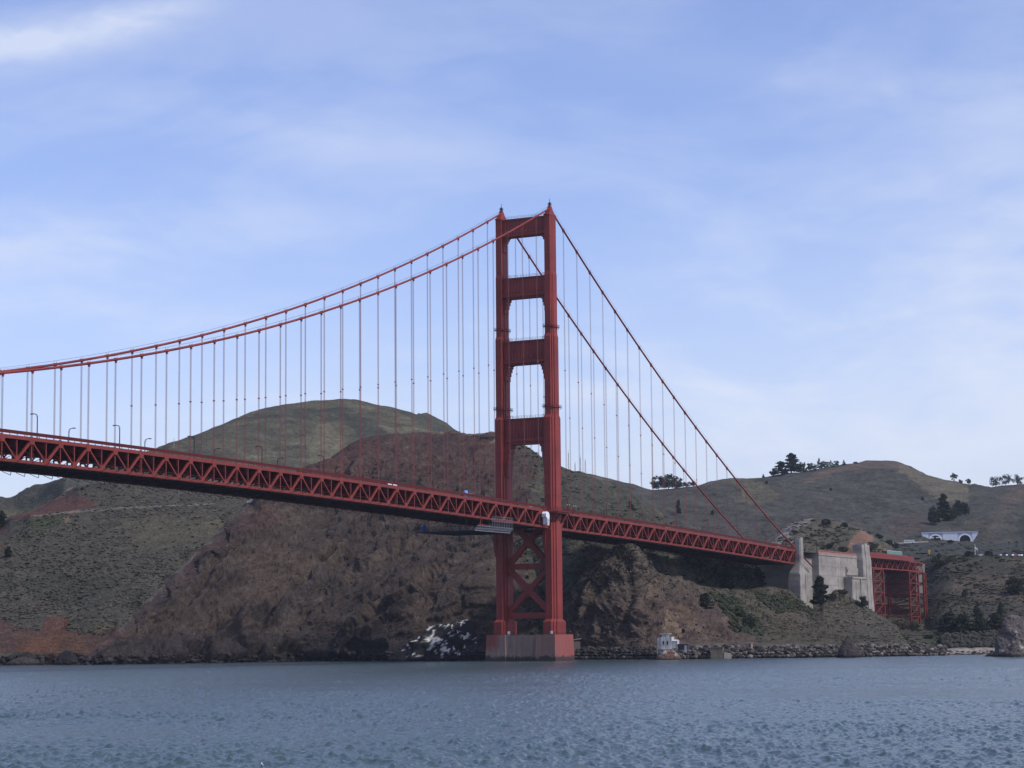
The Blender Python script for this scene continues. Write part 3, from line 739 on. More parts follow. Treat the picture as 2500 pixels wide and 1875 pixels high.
# ---- slope under the lookout plateau, right of the viaduct
G_ridge = [(2000,1384,1800),(2100,1378,1800),(2200,1374,1790),(2245,1372,1790),(2262,1366,1785),(2290,1357,1775),(2350,1355,1770),(2430,1357,1770),(2500,1358,1770),(2640,1359,1770),(2900,1380,1760),(3200,1440,1720)]
def g_disp(P, u, v): return 3.0*fbm(P, 45, 4, ridged=True) + 1.8*fbm(P, 12, 4) + 0.9*fbm(P, 4, 3)
def g_col(P, u, v, st):
    pt = Paint(P, u, v, (0.088, 0.078, 0.056), 8, 25)
    n = fbm(P, 30, 4); n2 = fbm(P + 4, 9, 4)
    pt.mask(sstep(n + .6*n2, -0.02, 0.2)*0.8, (0.05, 0.055, 0.038))
    pt.patch([(2330,1410),(2450,1405),(2560,1420),(2560,1480),(2400,1470),(2320,1450)], (0.125, 0.095, 0.07), 0.6)
    pt.patch([(2265,1390),(2330,1375),(2500,1380),(2500,1400),(2300,1410)], (0.07, 0.066, 0.05), 0.5)
    pt.patch([(2260,1540),(2320,1560),(2300,1590),(2230,1590)], (0.065, 0.075, 0.035), 0.7)
    pt.line([(2270,1462),(2340,1460),(2430,1457),(2640,1440)], 3, (0.15, 0.12, 0.09), 0.7)
    sand = sstep(-P[..., 2] + n2*2, -4.0, -3.0)
    pt.mask(sand, (0.34, 0.30, 0.25)); pt.mask(sstep(-P[..., 2] + n2*1.5, -1.0, -0.2), (0.06, .055, .05))
    return pt.c
terrain("hillside", np.concatenate([np.arange(2000, 2641, 3.0), np.arange(2650, 3201, 10.0)]), [[(2000,1240,-3),(2200,1232,-3),(2300,1235,-3),(2400,1240,-3),(2500,1245,-3),(2640,1250,-3)], [(2000,1300,2.6),(2300,1285,2.6),(2640,1290,2.6)], [(2000,1360,5),(2300,1315,5),(2640,1320,5)]],
        [(1540, [(2000,1600),(2100,1625),(2225,1650),(2262,1645),(2300,1540),(2360,1490),(2640,1470)]), (1480, [(2000,1700),(2225,1720),(2265,1715),(2310,1660),(2640,1610)]), (1420, [(2000,1750),(2225,1760),(2265,1758),(2320,1725),(2640,1695)])],
        G_ridge, [6, 4, 24, 30, 30, 30], g_disp, g_col, HILLMAT, "scrubby slope below the lookout plateau at the right, above the small beach", back=((40, 0.6), (90, -2)), jag=2)

# ---- the bluff in front of and below the side span
E_ridge = [(1330,1560,1228),(1360,1520,1222),(1385,1480,1212),(1400,1452,1206),(1430,1400,1202),(1470,1352,1199),(1500,1334,1196),(1520,1328,1194),(1540,1327,1194),(1556,1334,1198),(1572,1356,1206),(1590,1378,1216),(1606,1398,1228),(1630,1412,1246),(1660,1422,1268),(1700,1428,1300),
 (1760,1438,1340),(1820,1440,1375),(1880,1432,1400),(1925,1441,1410),(1950,1458,1415),(1977,1489,1425),(2005,1478,1440),(2025,1455,1448),(2040,1440,1452),(2070,1446,1465),(2083,1463,1472),(2120,1486,1488),(2151,1502,1496),(2185,1518,1490),(2200,1545,1440),(2219,1561,1390),(2260,1577,1310),(2305,1586,1255)]
E_base = [[(1330,1190,-4),(1380,1172,-4),(1450,1163,-4),(1520,1150,-4),(1600,1134,-4),(1680,1138,-4),(1800,1148,-4),(1900,1153,-4),(2000,1163,-4),(2100,1178,-4),(2200,1200,-4),(2305,1228,-4)],
          [(1330,1199,5),(1380,1181,5),(1450,1172,5),(1520,1159,5),(1600,1144,5),(1680,1148,5),(1800,1158,5),(1900,1163,5),(2000,1173,5),(2100,1188,5),(2200,1210,5),(2305,1238,4)],
          [(1330,1206,6),(1380,1188,6),(1450,1179,6),(1520,1166,6),(1600,1154,6),(1680,1158,6),(1800,1168,6),(1900,1173,6),(2000,1183,6),(2100,1198,6),(2200,1220,6),(2305,1246,5)]]
E_mids = [
 (1540, [(1330,1216),(1400,1188),(1500,1174),(1560,1168),(1600,1176),(1700,1196),(1738,1206),(1800,1238),(1900,1270),(2000,1305),(2100,1350),(2200,1380),(2305,1256)]),
 (1480, [(1330,1222),(1400,1194),(1500,1180),(1560,1175),(1620,1200),(1700,1240),(1740,1262),(1790,1302),(1900,1362),(2000,1408),(2100,1450),(2305,1400)]),
 (1420, [(1330,1226),(1430,1196),(1500,1187),(1550,1183),(1600,1212),(1700,1275),(2305,1500)]),
 (1370, [(1330,1226),(1470,1196),(1500,1192),(1550,1189),(1580,1212),(2305,1500)])]
def e_disp(P, u, v):
    rocky = sstep(-u + (v-1440)*1.1, -1730, -1680)
    a = R(52); ax = (P - CAM)@EAd; b = P[..., 2]
    Qs = np.stack([(ax*math.cos(a) - b*math.sin(a))*0.4, (ax*math.sin(a) + b*math.cos(a)), P@NWd*0.6], -1)
    rk = ledges(11*fbm(Qs, 26, 4, 0.55, ridged=True) + 5.0*fbm(Qs + 8, 8, 4, .6, ridged=True) + .8*fbm(P, 2.5, 3), 1.7) + .5*fbm(P+4, 2.0, 3) - 2 + creases(P, u, v, BLUFF_RIBS, 4.0, 9.0)
    sm = 2.8*fbm(P, 22, 4, ridged=True) + 1.1*fbm(P, 5, 3)
    hi = sstep(P[..., 2], 5.2, 10)
    return (rk*rocky + sm*(1-rocky))*hi + (0.5*fbm(P, 3, 3))*(1-hi)
def e_col(P, u, v, st):
    pt = Paint(P, u, v, (0.098, 0.086, 0.060), 8, 14)
    n = fbm(P, 18, 4); n2 = fbm(P+3, 6, 4); n3 = fbm(P, 2.5, 3)
    rocky = sstep(-u + (v-1440)*1.1 + n*40, -1730, -1680)
    pt.mask(rocky, (0.110, 0.088, 0.067))
    a_ = R(52); ax_ = (P - CAM)@EAd
    Qs = np.stack([(ax_*math.cos(a_) - P[..., 2]*math.sin(a_))*0.35, (ax_*math.sin(a_) + P[..., 2]*math.cos(a_))*1.1, P@NWd*0.6], -1)
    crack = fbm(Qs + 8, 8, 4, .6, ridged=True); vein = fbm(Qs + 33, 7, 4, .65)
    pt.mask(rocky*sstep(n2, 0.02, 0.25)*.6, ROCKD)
    pt.mask(rocky*sstep(-crack, .02, .16)*.55, (0.03, 0.026, 0.026)).mask(rocky*sstep(vein, .18, .32)*.6, (0.20, 0.165, 0.12))  # dark cracks: their shade is put into the colour; veins are pale rock
    pt.mask(rocky*sstep(v + n*40, 1440, 1500)*0.35, (0.105, 0.062, 0.054))
    pt.mask(rocky*sstep(-v + n2*60, -1380, -1330)*0.5, (0.088, 0.082, 0.058))
    pt.patch([(1617,1550),(1622,1495),(1640,1490),(1655,1515),(1665,1560),(1640,1570)], TAN, 0.75)
    pt.patch([(1640,1492),(1650,1480),(1700,1530),(1725,1565),(1700,1560)], (0.16, 0.115, 0.075), 0.6)
    pt.patch([(1760,1510),(1772,1508),(1776,1540),(1765,1535)], (0.20, 0.14, 0.10), 0.7)
    pt.patch([(1570,1420),(1590,1430),(1600,1470),(1580,1460)], TAN, 0.5)
    g = 1-rocky
    pt.mask(g*sstep(n + .4*n2, .0, .2)*.6, (0.062, 0.066, 0.042))
    pt.mask(g*sstep(n2 + n3*.5, .14, .24)*.8, (0.038, 0.042, 0.028))
    pt.patch([(1880,1490),(1945,1470),(1960,1520),(1930,1540),(1890,1530)], (0.13, 0.095, 0.072), .55)
    pt.patch([(1985,1490),(2060,1470),(2150,1510),(2215,1565),(2120,1560),(2040,1530)], (0.105, 0.092, 0.068), .6)
    pt.mask(g*sstep(n3, 0.3, 0.36)*.8, (0.24, .22, .18))
    pt.mask(sstep(-P[..., 2] + n2, -8.5, -7.0)*(1-rocky*.4)*.8, (0.115, 0.10, 0.078))
    pt.mask(sstep(-P[..., 2] + n2*2, -2.0, -0.8), WET)
    return pt.c
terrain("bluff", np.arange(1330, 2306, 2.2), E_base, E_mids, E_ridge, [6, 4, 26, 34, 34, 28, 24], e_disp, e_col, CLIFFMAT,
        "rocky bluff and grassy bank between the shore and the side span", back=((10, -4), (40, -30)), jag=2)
# ================================================================ the bridge
PN = 15.24                      # spacing of suspenders and truss panels
TX = 13.7                       # trusses and cables stand this far from the centre line
def z_chord(y):                 # top chord of the trusses
    z0 = 72.642 + 0.35
    return z0 + (-2.76356*y/100 - 0.299963*(y/100)**2 if y < 0 else -1.60288*y/100 - 0.270275*(y/100)**2)
DEPTH = 7.95
def z_cable(y):
    return 82 + 143.6*((y+640)/640)**2 if y < 0 else 225.6 - 0.585*y + 0.00034*y*y
N0, N1 = -48, 22                # panel points built (south end leaves the picture at about -27)
YS, YN = N0*PN, 22.5*PN

bridge = empty("suspension_bridge", (0, 0, 0))
tag(bridge, "orange red suspension bridge with one tall tower standing in the water", "bridge")

# ---- tower legs
def cruci(cx, secs):
    """outline of a stepped shaft: nested rectangles, long axis along the bridge"""
    (a, A), (b, B), (c, C) = secs     # half-widths across, half-lengths along
    q = [(a, -A), (a, -B), (b, -B), (b, -C), (c, -C), (c, C), (b, C), (b, B), (a, B), (a, A)]
    q += [(-x, y) for x, y in reversed(q)]
    return [(cx+x, y) for x, y in q]
SEC = [((2.2, 8.1), (2.65, 6.0), (3.1, 3.4)), ((1.7, 5.9), (2.15, 4.1), (2.6, 1.9)), ((1.62, 4.7), (2.05, 3.2), (2.45, 1.6)),
       ((1.58, 3.85), (1.85, 2.8), (2.1, 1.5)), ((1.55, 3.55), (1.62, 2.6), (1.68, 1.4))]
def tower_leg(cx):
    m = MB()
    lv = [(13.0, SEC[0]), (19.2, SEC[0]), (20.4, SEC[1]), (119.8, SEC[1]), (121.4, SEC[2]), (160.4, SEC[2]), (162.0, SEC[3]), (191.6, SEC[3]), (193.2, SEC[4]), (221.6, SEC[4])]
    m.loft([[(x, y, z) for x, y in cruci(cx, sc)] for z, sc in lv])
    leg = m.build("tower_leg", ORANGE, bridge)
    # saddle housing and lantern on top
    s = MB()
    prof = [(221.6, 1.75, 3.9), (222.2, 1.75, 3.9), (222.4, 1.5, 3.3), (223.4, 1.25, 2.4), (224.6, 1.0, 1.6), (225.8, .8, 1.05), (226.6, .7, .8)]
    s.loft([[(cx-a, -b, z), (cx+a, -b, z), (cx+a, b, z), (cx-a, b, z)] for z, a, b in prof])
    s.build("saddle_housing", ORANGE, leg)
    f = MB()
    f.tube([(cx, 0, 226.6), (cx, 0, 228.6)], .45, 8)
    for dx, dy in ((.8, 0), (-.8, 0), (0, .8), (0, -.8)): f.bar((cx+dx, dy, 226.6), (cx+dx, dy, 228.4), .18)
    for a, b in (((.8, .8), (-.8, .8)), ((-.8, .8), (-.8, -.8)), ((-.8, -.8), (.8, -.8)), ((.8, -.8), (.8, .8))):
        f.bar((cx+a[0], a[1], 227.7), (cx+b[0], b[1], 227.7), .14)
    f.tube([(cx, 0, 228.6), (cx, 0, 230.4)], .12, 6)
    f.build("beacon", BLACK, leg)
    # inspection galleries
    for z, sc in ((165.4, SEC[3]), (125.2, SEC[2])):
        g = MB(); hx, hy = sc[2][0]+.1, sc[0][1]+.1
        z -= .2
        for x0, x1, y0, y1 in ((-hx-.35, hx+.35, -hy-.35, -hy+.6), (-hx-.35, hx+.35, hy-.6, hy+.35), (-hx-.35, -hx+.4, -hy, hy), (hx-.4, hx+.35, -hy, hy)):
            g.box(cx+x0, cx+x1, y0, y1, z, z+.25)
        X, Y = hx+.3, hy+.3
        for k in range(9):
            for sgn in (-1, 1):
                g.bar((cx+sgn*X, -Y+2*Y*k/8, z), (cx+sgn*X, -Y+2*Y*k/8, z+1.3), .1)
                if k % 2 == 0: g.bar((cx-X+2*X*k/8, sgn*Y, z), (cx-X+2*X*k/8, sgn*Y, z+1.3), .1)
        for h in (.65, 1.3):
            for sgn in (-1, 1):
                g.bar((cx+sgn*X, -Y, z+h), (cx+sgn*X, Y, z+h), .09); g.bar((cx-X, sgn*Y, z+h), (cx+X, sgn*Y, z+h), .09)
        for k in range(5):
            for sgn in (-1, 1): g.bar((cx+sgn*hx*.8, -hy+2*hy*k/4, z-.8), (cx+sgn*X, -hy+2*hy*k/4, z), .15)
        g.build("gallery", ORANGE, leg)
    return leg
leg_e = tower_leg(TX); leg_w = tower_leg(-TX)

# ---- portal struts with fluted faces and stepped corner brackets
def portal(zb, zl, zt, inner, hy, brk):
    """zb underside, zl lower ledge, zt top; inner: half clear width; brk: steps (width, height) of the corner brackets"""
    m = MB(); w = inner
    m.box(-w, w, -hy, hy, zl+.2, zt-.7)
    m.box(-w, w, -hy-.55, hy+.55, zl-.35, zl+.35)
    m.box(-w, w, -hy-.55, hy+.55, zt-.75, zt)
    m.box(-w+.01, w-.01, -hy-.15, hy+.15, zl+.35, zl+1.2)
    m.box(-w+1.2, w-1.2, -hy+.3, hy-.3, zb+.1, zl-.35)
    n = 13
    for s in (-1, 1):
        for k in range(n):
            x = -w+1.7 + (2*w-3.4)*k/(n-1)
            lift = .9*abs(k-(n-1)/2)/((n-1)/2)
            m.loft([[(x-.42, s*(hy-.02), z), (x, s*(hy+d), z), (x+.42, s*(hy-.02), z)] for z, d in ((zl+1.5, .55), (zl+2.2, .5), (zt-2.0+.0*lift, .16), (zt-1.1, .02))])
    o = m.build("portal_strut", ORANGE, bridge)
    for s in (-1, 1):
        b = MB(); poly = [(s*(w+.35), zl-.3)]
        z = zl-.3; xs = brk
        poly.append((s*(w-xs[0][0]), z))
        for i, (wd, hh) in enumerate(xs):
            z -= hh
            poly.append((s*(w-wd), z))
            nx = xs[i+1][0] if i+1 < len(xs) else -.35
            poly.append((s*(w-nx), z-.45*(wd-nx) if i < 2 else z))
            if i < 2: z -= .45*(wd-nx)
        b.prism(poly, 'y', -hy+.5, hy-.5)
        b.build("corner_bracket", ORANGE, o)
    # handrail along the top
    r = MB()
    for k in range(15):
        x = -w+.3 + (2*w-.6)*k/14
        r.bar((x, -hy-.3, zt), (x, -hy-.3, zt+1.2), .09)
    for h in (.6, 1.2): r.bar((-w+.3, -hy-.3, zt+h), (w-.3, -hy-.3, zt+h), .08)
    if zt < 215:
        for s in (-1, 1):
            for a, c in (((w-2.6), 0), ((w-1.2), 0)): r.bar((s*a, 0, zt), (s*a, 0, zt+1.8), .14)
            r.bar((s*(w-2.6), 0, zt+1.8), (s*(w-1.2), 0, zt+1.8), .14)
    r.build("handrail", DARKRED, o)
portal(212.2, 213.0, 221.6, TX-1.6, 2.3, [(3.0, .5), (2.2, .7), (1.5, 1.0), (.8, 1.4), (.45, 3.5)])
portal(180.8, 182.0, 191.4, TX-2.0, 2.6, [(3.2, .6), (2.3, .9), (1.7, 1.5), (1.1, 1.8), (.6, 2.6)])
portal(147.2, 148.3, 159.3, TX-2.3, 2.9, [(3.6, .7), (2.6, 1.0), (2.0, 1.6), (1.4, 2.0), (.9, 2.6)])
portal(107.1, 108.9, 120.2, TX-2.5, 3.2, [(4.2, .9), (3.2, 1.3), (2.5, 2.6), (2.0, 3.0), (1.4, 3.6), (1.0, 5.2)])

# ---- bracing below the deck
def brace(zc, half):
    m = MB(); X = TX-2.2; th = 1.45; wd = 2.5
    L = math.hypot(X, half); nx, nz = -half/L*wd/2, X/L*wd/2
    # one flat-sided cross, outlined in elevation
    pts = []
    for s in (-1, 1):
        q = [(-X+nx*s, zc-s*half+nz), (X+nx*s, zc+s*half+nz), (X-nx*s, zc+s*half-nz), (-X-nx*s, zc-s*half-nz)]
        m.prism(q, 'y', -th+.01*s, th-.01*s)
    g = 3.4
    m.prism([(-g*.8, zc), (0, zc+g), (g*.8, zc), (0, zc-g)], 'y', -th-.06, th+.06)
    for sx in (-1, 1):
        for sz in (-1, 1):
            m.prism([(sx*X, zc+sz*(half-3.4)), (sx*(X-3.0), zc+sz*(half-2.4)), (sx*X, zc+sz*(half+.6))], 'y', -th-.04, th+.04)
    m.build("cross_brace", ORANGE, bridge)
brace(59.0, 11.6); brace(34.7, 11.0)
for za, zb in ((45.1, 47.9), (21.0, 23.8)):
    m = MB(); m.box(-TX+2.3, TX-2.3, -1.3, 1.3, za, zb); m.build("horizontal_strut", ORANGE, bridge)
# art deco corbels on the leg's inner edges just under the deck
for s in (-1, 1):
    for cx in (-TX, TX):
        m = MB()
        y0 = -5.9
        m.box(cx-2.9, cx-1.2, y0-.5, y0+2.2, 57.5, 65.5)
        for k in range(3): m.box(cx-2.9+.25*k, cx-1.2, y0-.4+.3*k, y0+2, 57.5-1.9*(k+1), 57.5-1.9*k)
        if s == 1: m.build("corbel", ORANGE, bridge)

# ---- trusses
def node(n, x, top): y = n*PN; return Vector((x, y, z_chord(y) - (0 if top else DEPTH)))
GAP = 6.2                                                  # the legs interrupt the trusses
def chord(x, top):
    m = MB(); hh = 1.25 if top else 1.0; ww = .9
    for lo, hi in ((N0*2, -1), (1, 45)):
        ns = [k/2 for k in range(lo, hi+1)]
        ys = [n*PN for n in ns]
        if hi == -1: ys[-1] = -GAP
        if lo == 1: ys[0] = GAP
        m = MB()
        dz = 0 if top else -DEPTH
        m.loft([[(x-ww/2, y, z_chord(y)+dz-hh/2), (x+ww/2, y, z_chord(y)+dz-hh/2), (x+ww/2, y, z_chord(y)+dz+hh/2), (x-ww/2, y, z_chord(y)+dz+hh/2)] for y in ys])
        m.build("top_chord" if top else "bottom_chord", ORANGE2, bridge)
for x in (TX, -TX):
    chord(x, True); chord(x, False)
def panel(n, x, detail):
    """one W of the truss: gussets at the node, two diagonals, two posts"""
    A = node(n, x, True); L = Vector((x, (n-.5)*PN, z_chord((n-.5)*PN)-DEPTH)); Rr = Vector((x, (n+.5)*PN, z_chord((n+.5)*PN)-DEPTH))
    B = node(n, x, False); T = Vector((x, (n+.5)*PN, z_chord((n+.5)*PN)))
    end = n == 22
    g = MB(); up = (1, 0, 0)
    def plate(mb, c, w0, w1, z0, z1):
        mb.prism([(c.y-w0, c.z+z0), (c.y+w0, c.z+z0), (c.y+w1, c.z+z1), (c.y-w1, c.z+z1)], 'x', c.x-.475, c.x+.475)
    plate(g, A, 1.0, 1.7, -1.9, .55)
    parts = []
    d1 = MB(); d1.bar(L+Vector((0, 0, .3)), A-Vector((0, 0, .5)), .8, .72, up=up); parts.append(("diagonal", d1))
    d2 = MB(); d2.bar(A-Vector((0, 0, .5)), (Rr if not end else Vector((x, 22.5*PN-.4, Rr.z)))+Vector((0, 0, .3)), .5, .52, up=up); parts.append(("diagonal", d2))
    p1 = MB(); p1.bar(A-Vector((0, 0, .5)), B+Vector((0, 0, .4)), .45, .42, up=up); parts.append(("post", p1))
    if not end:
        p2 = MB(); p2.bar(T-Vector((0, 0, .5)), Rr+Vector((0, 0, .4)), .45, .42, up=up); parts.append(("post", p2))
    if not end:
        gp = MB(); plate(gp, Rr, 1.5, .9, -.45, 1.8); parts.append(("gusset_plate", gp))
    if detail:
        o = g.build("truss_panel", ORANGE2, bridge)
        for nm, b in parts: b.build(nm, ORANGE2, o)
    else:
        for nm, b in parts: g.add(b.v, b.f)
        g.build("truss_panel", ORANGE2, bridge)
for n in range(-29, 23):
    if n == 0: continue
    panel(n, TX, n >= -27); panel(n, -TX, False)

# the part of the web and the suspenders that lies outside the picture, to the south
m = MB(); su = MB()
for n in range(N0+1, -29):
    for x in (TX, -TX):
        A = node(n, x, True); B = node(n, x, False); y0, y1 = (n-.5)*PN, (n+.5)*PN
        L = Vector((x, y0, z_chord(y0)-DEPTH)); R2 = Vector((x, y1, z_chord(y1)-DEPTH))
        m.bar(L, A, .8, .7, up=(1, 0, 0)); m.bar(A, R2, .5, .5, up=(1, 0, 0)); m.bar(A, B, .45, .42, up=(1, 0, 0)); m.bar((x, y1, z_chord(y1)), R2, .45, .42, up=(1, 0, 0))
        su.bar((x, n*PN, z_chord(n*PN)), (x, n*PN, z_cable(n*PN)-.5), .12, .6)
m.build("truss_web", ORANGE2, bridge)['kind'] = 'stuff'; su.build("suspender_row", ROPE, bridge)['kind'] = 'stuff'

# ---- deck: roadway slab, floor beams, bottom laterals
def ystations(step):
    ys = np.arange(YS, YN-.1, step)
    return list(ys) + [YN]
dk = MB()
ys = ystations(PN)
for a, b in zip(ys[:-1], ys[1:]):
    za, zb = z_chord(a)+.35, z_chord(b)+.35
    dk.loft([[(-TX+.5, y, z-.7), (TX-.5, y, z-.7), (TX-.5, y, z), (-TX+.5, y, z)] for y, z in ((a, za), (b, zb))], cap=False)
    for x in (-9.5, -6.3, -3.1, 0, 3.1, 6.3, 9.5):
        dk.bar((x, a, za-1.1), (x, b, zb-1.1), .35, .9)
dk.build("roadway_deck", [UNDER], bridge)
for rng_ in (range(N0*2, 0), range(1, 45)):
  fb = MB()
  for k in rng_:
      y = k*PN/2; z = z_chord(y)
      if abs(y) < 7: continue
      fb.box(-TX+.5, TX-.5, y-.18, y+.18, z-3.0, z-.4)
      fb.box(-TX+.5, TX-.5, y-.4, y+.4, z-3.1, z-2.95)
      for s in (-1, 1):           # knee braces
          fb.bar((s*(TX-.5), y, z-5.6), (s*(TX-4.0), y, z-2.9), .4)
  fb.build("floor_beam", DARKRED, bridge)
lb = MB()
for k in range(N0*2, 45):
    y = k*PN/2; z = z_chord(y)-DEPTH
    if abs(y) < 7: continue
    lb.box(-TX+.46, TX-.46, y-.35, y+.35, z-.45, z+.4)
    if k < 44 and not -2 < k < 1:
        y2 = (k+1)*PN/2; z2 = z_chord(y2)-DEPTH
        for s in (-1, 1):
            lb.bar((s*(TX-.5), y, z-.1), (0, y2, z2-.1), .5, .55)
            lb.bar((0, y, z-.12), (s*(TX-.5), y2, z2-.12), .5, .55)
            lb.bar((s*6.8, y, z+.0), (s*6.8, y2, z2+.0), .35, .5)
        lb.bar((0, y, z+.1), (0, y2, z2+.1), 1.4, .12)
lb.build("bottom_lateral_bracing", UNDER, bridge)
# inspection ladders inside every third panel
for n in list(range(-26, 22, 4)):
    if abs(n) < 1: continue
    y = n*PN+1.6; z = z_chord(y); m = MB()
    for s in (-.9, .9): m.bar((TX-1.2, y+s, z-7.6), (TX-1.2, y+s, z-1.0), .14)
    for k in range(7): m.bar((TX-1.2, y-.9, z-6.8+.9*k), (TX-1.2, y+.9, z-6.8+.9*k), .14)
    m.build("ladder", ORANGE2, bridge)
# the brackets that carry the safety net, both sides, and its edge ropes
m = MB(); x1 = -4.4
m.bar((-.4, 0, -.2), (x1, 0, 1.2), .2); m.bar((-.4, 0, -.4), (-1.1, .5, -1.5), .2); m.bar((-1.1, .5, -1.5), (x1, 0, -.1), .18); m.bar((x1, 0, 1.25), (x1, 0, -.2), .18)
nb0 = m.build("net_bracket", BLACK, bridge); firstb = True
for k in range(-55, 45):
    y = k*PN/2
    if abs(y) < 9: continue
    b = nb0 if firstb else nb0.copy()
    if not firstb: COL.objects.link(b); b.parent = bridge
    firstb = False
    b.location = (-TX-.05, y, z_chord(y)-DEPTH)
m = MB()
for k in range(-55, 45):
    y = k*PN/2; z = z_chord(y)-DEPTH
    if abs(y) < 9: continue
    m.bar((TX+.4, y, z-.2), (TX+4.4, y, z+1.2), .16); m.bar((TX+.4, y, z-.4), (TX+.9, y, z-1.0), .16)
m.build("outrigger", DARKRED, bridge)['kind'] = 'stuff'
for s in (1, -1):
  for lo, hi in ((YS, -9), (9, YN)):
    m = MB(); yy = np.arange(lo, hi, PN/2)
    m.tube([(s*(TX+4.4), y, z_chord(y)-DEPTH+1.25) for y in yy], .06, 4)
    m.build("net_rope", DARKRED, bridge)

# ---- sidewalk fascia and railings
for s in (1, -1):
    m = MB(); x = s*(TX+.25)
    for lo, hi in ((N0*4, -2), (2, 90)):
        yy = [k*PN/4 for k in range(lo, hi+1)]
        for a, b in zip(yy[:-1], yy[1:]):
            za, zb = z_chord(a)+.62, z_chord(b)+.62
            m.bar((x, a, za+.55), (x, b, zb+.55), .12, .10)
            m.bar((x, a, za+1.62), (x, b, zb+1.62), .16, .13)
            m.bar((x, a, za), (x, a, za+1.65), .17, .17)
            for k in range(1, 16):
                t = k/16; y = a+(b-a)*t; z = za+(zb-za)*t
                m.bar((x, y, z+.55), (x, y, z+1.6), .10 if s > 0 else .08, .13)
    m.build("railing", DARKRED, bridge)
    k_ = MB()
    for a, b in zip(ys[:-1], ys[1:]):
        k_.bar((s*(TX-.9), a, z_chord(a)+.45), (s*(TX-.9), b, z_chord(b)+.45), 2.3, .22)
    k_.build("sidewalk", DARKRED, bridge)

# balcony that carries the walkway round each leg
for s in (1, -1):
    m = MB(); cx = s*TX; zz = 73.4
    poly = [(cx-s*1.0, -13.2), (cx+s*2.2, -10.2), (cx+s*6.0, -7.2), (cx+s*6.0, 7.2), (cx+s*2.2, 10.2), (cx-s*1.0, 13.2)]
    m.prism(poly, 'z', zz-.55, zz+.1)
    m.prism([(cx+(px-cx)*.93, py*.93) for px, py in poly], 'z', zz-1.3, zz-.56)
    for (ax, ay), (bx, by) in zip(poly[:-1], poly[1:]):
        L = math.hypot(bx-ax, by-ay); n = max(2, int(L/1.6))
        for k in range(n+1):
            px, py = ax+(bx-ax)*k/n, ay+(by-ay)*k/n
            m.bar((px, py, zz+.1), (px, py, zz+1.5), .13)
        for h in (.5, 1.0, 1.5): m.bar((ax, ay, zz+h), (bx, by, zz+h), .11)
    for y in (-7, -3.5, 3.5, 7): m.bar((cx+s*2.2, y, zz-5.5), (cx+s*5.6, y, zz-1.2), .5)
    m.build("walkway_balcony", DARKRED, bridge)

# ---- main cables with hand ropes, bands and suspenders
STEP = PN/3
for x in (TX, -TX):
    m = MB()
    pm = [(x, y, z_cable(y)) for y in np.arange(YS-PN, -1.0, STEP)] + [(x, -1.0, 225.2)]
    m.tube(pm, .47, 8)
    yend = 371 if x > 0 else 338
    pn = [(x, 1.0, 225.0)] + [(x, y, z_cable(y)) for y in np.arange(STEP, yend+.1, STEP)]
    m.tube(pn, .47, 8)
    c = m.build("main_cable", ORANGE, bridge, smooth=True)
    h = MB()
    for s in (-.55, .55):
        for arr in (pm, pn):
            for p, q in zip(arr[:-1:3], arr[3::3]):
                h.bar((x+s, p[1], p[2]+1.35), (x+s, q[1], q[2]+1.35), .045)
                h.bar((x+s, p[1], p[2]+.3), (x+s, p[1], p[2]+1.35), .05)
    h.build("hand_rope", BLACK, c)
    bb = MB(); n = 10
    bb.tube([(0, -1.0, 0), (0, -.8, 0), (0, .8, 0), (0, 1.0, 0)], [.48, .6, .6, .48], 10)
    bb.bar((0, 0, -.4), (0, 0, -1.25), .5, .75)
    band0 = bb.build("cable_band", ORANGE, c)
    first = True
    for k in list(range(-28, 0)) + list(range(1, 23)):
        y = k*PN; z = z_cable(y)
        sl = math.atan2(z_cable(y+.5)-z_cable(y-.5), 1.0)
        if z - z_chord(y) < 3: continue
        b = band0 if first else band0.copy()
        if not first: COL.objects.link(b); b.parent = c
        first = False
        b.location = (x, y, z); b.rotation_euler = (sl*.999, 0, 0)
        sp = MB()
        for dy in (-.27, .27):
            for dx in (-.12, .12):
                sp.bar((x+dx, y+dy, z_chord(y)+.5), (x+dx, y+dy, z-.9), .06, .06)
        if z-z_chord(y) > 40: sp.box(x-.25, x+.25, y-.4, y+.4, (z+z_chord(y))/2, (z+z_chord(y))/2+.5)
        sp.box(x-.3, x+.3, y-.45, y+.45, z_chord(y)+.4, z_chord(y)+.9)
        sp.build("suspender", ROPE, bridge)

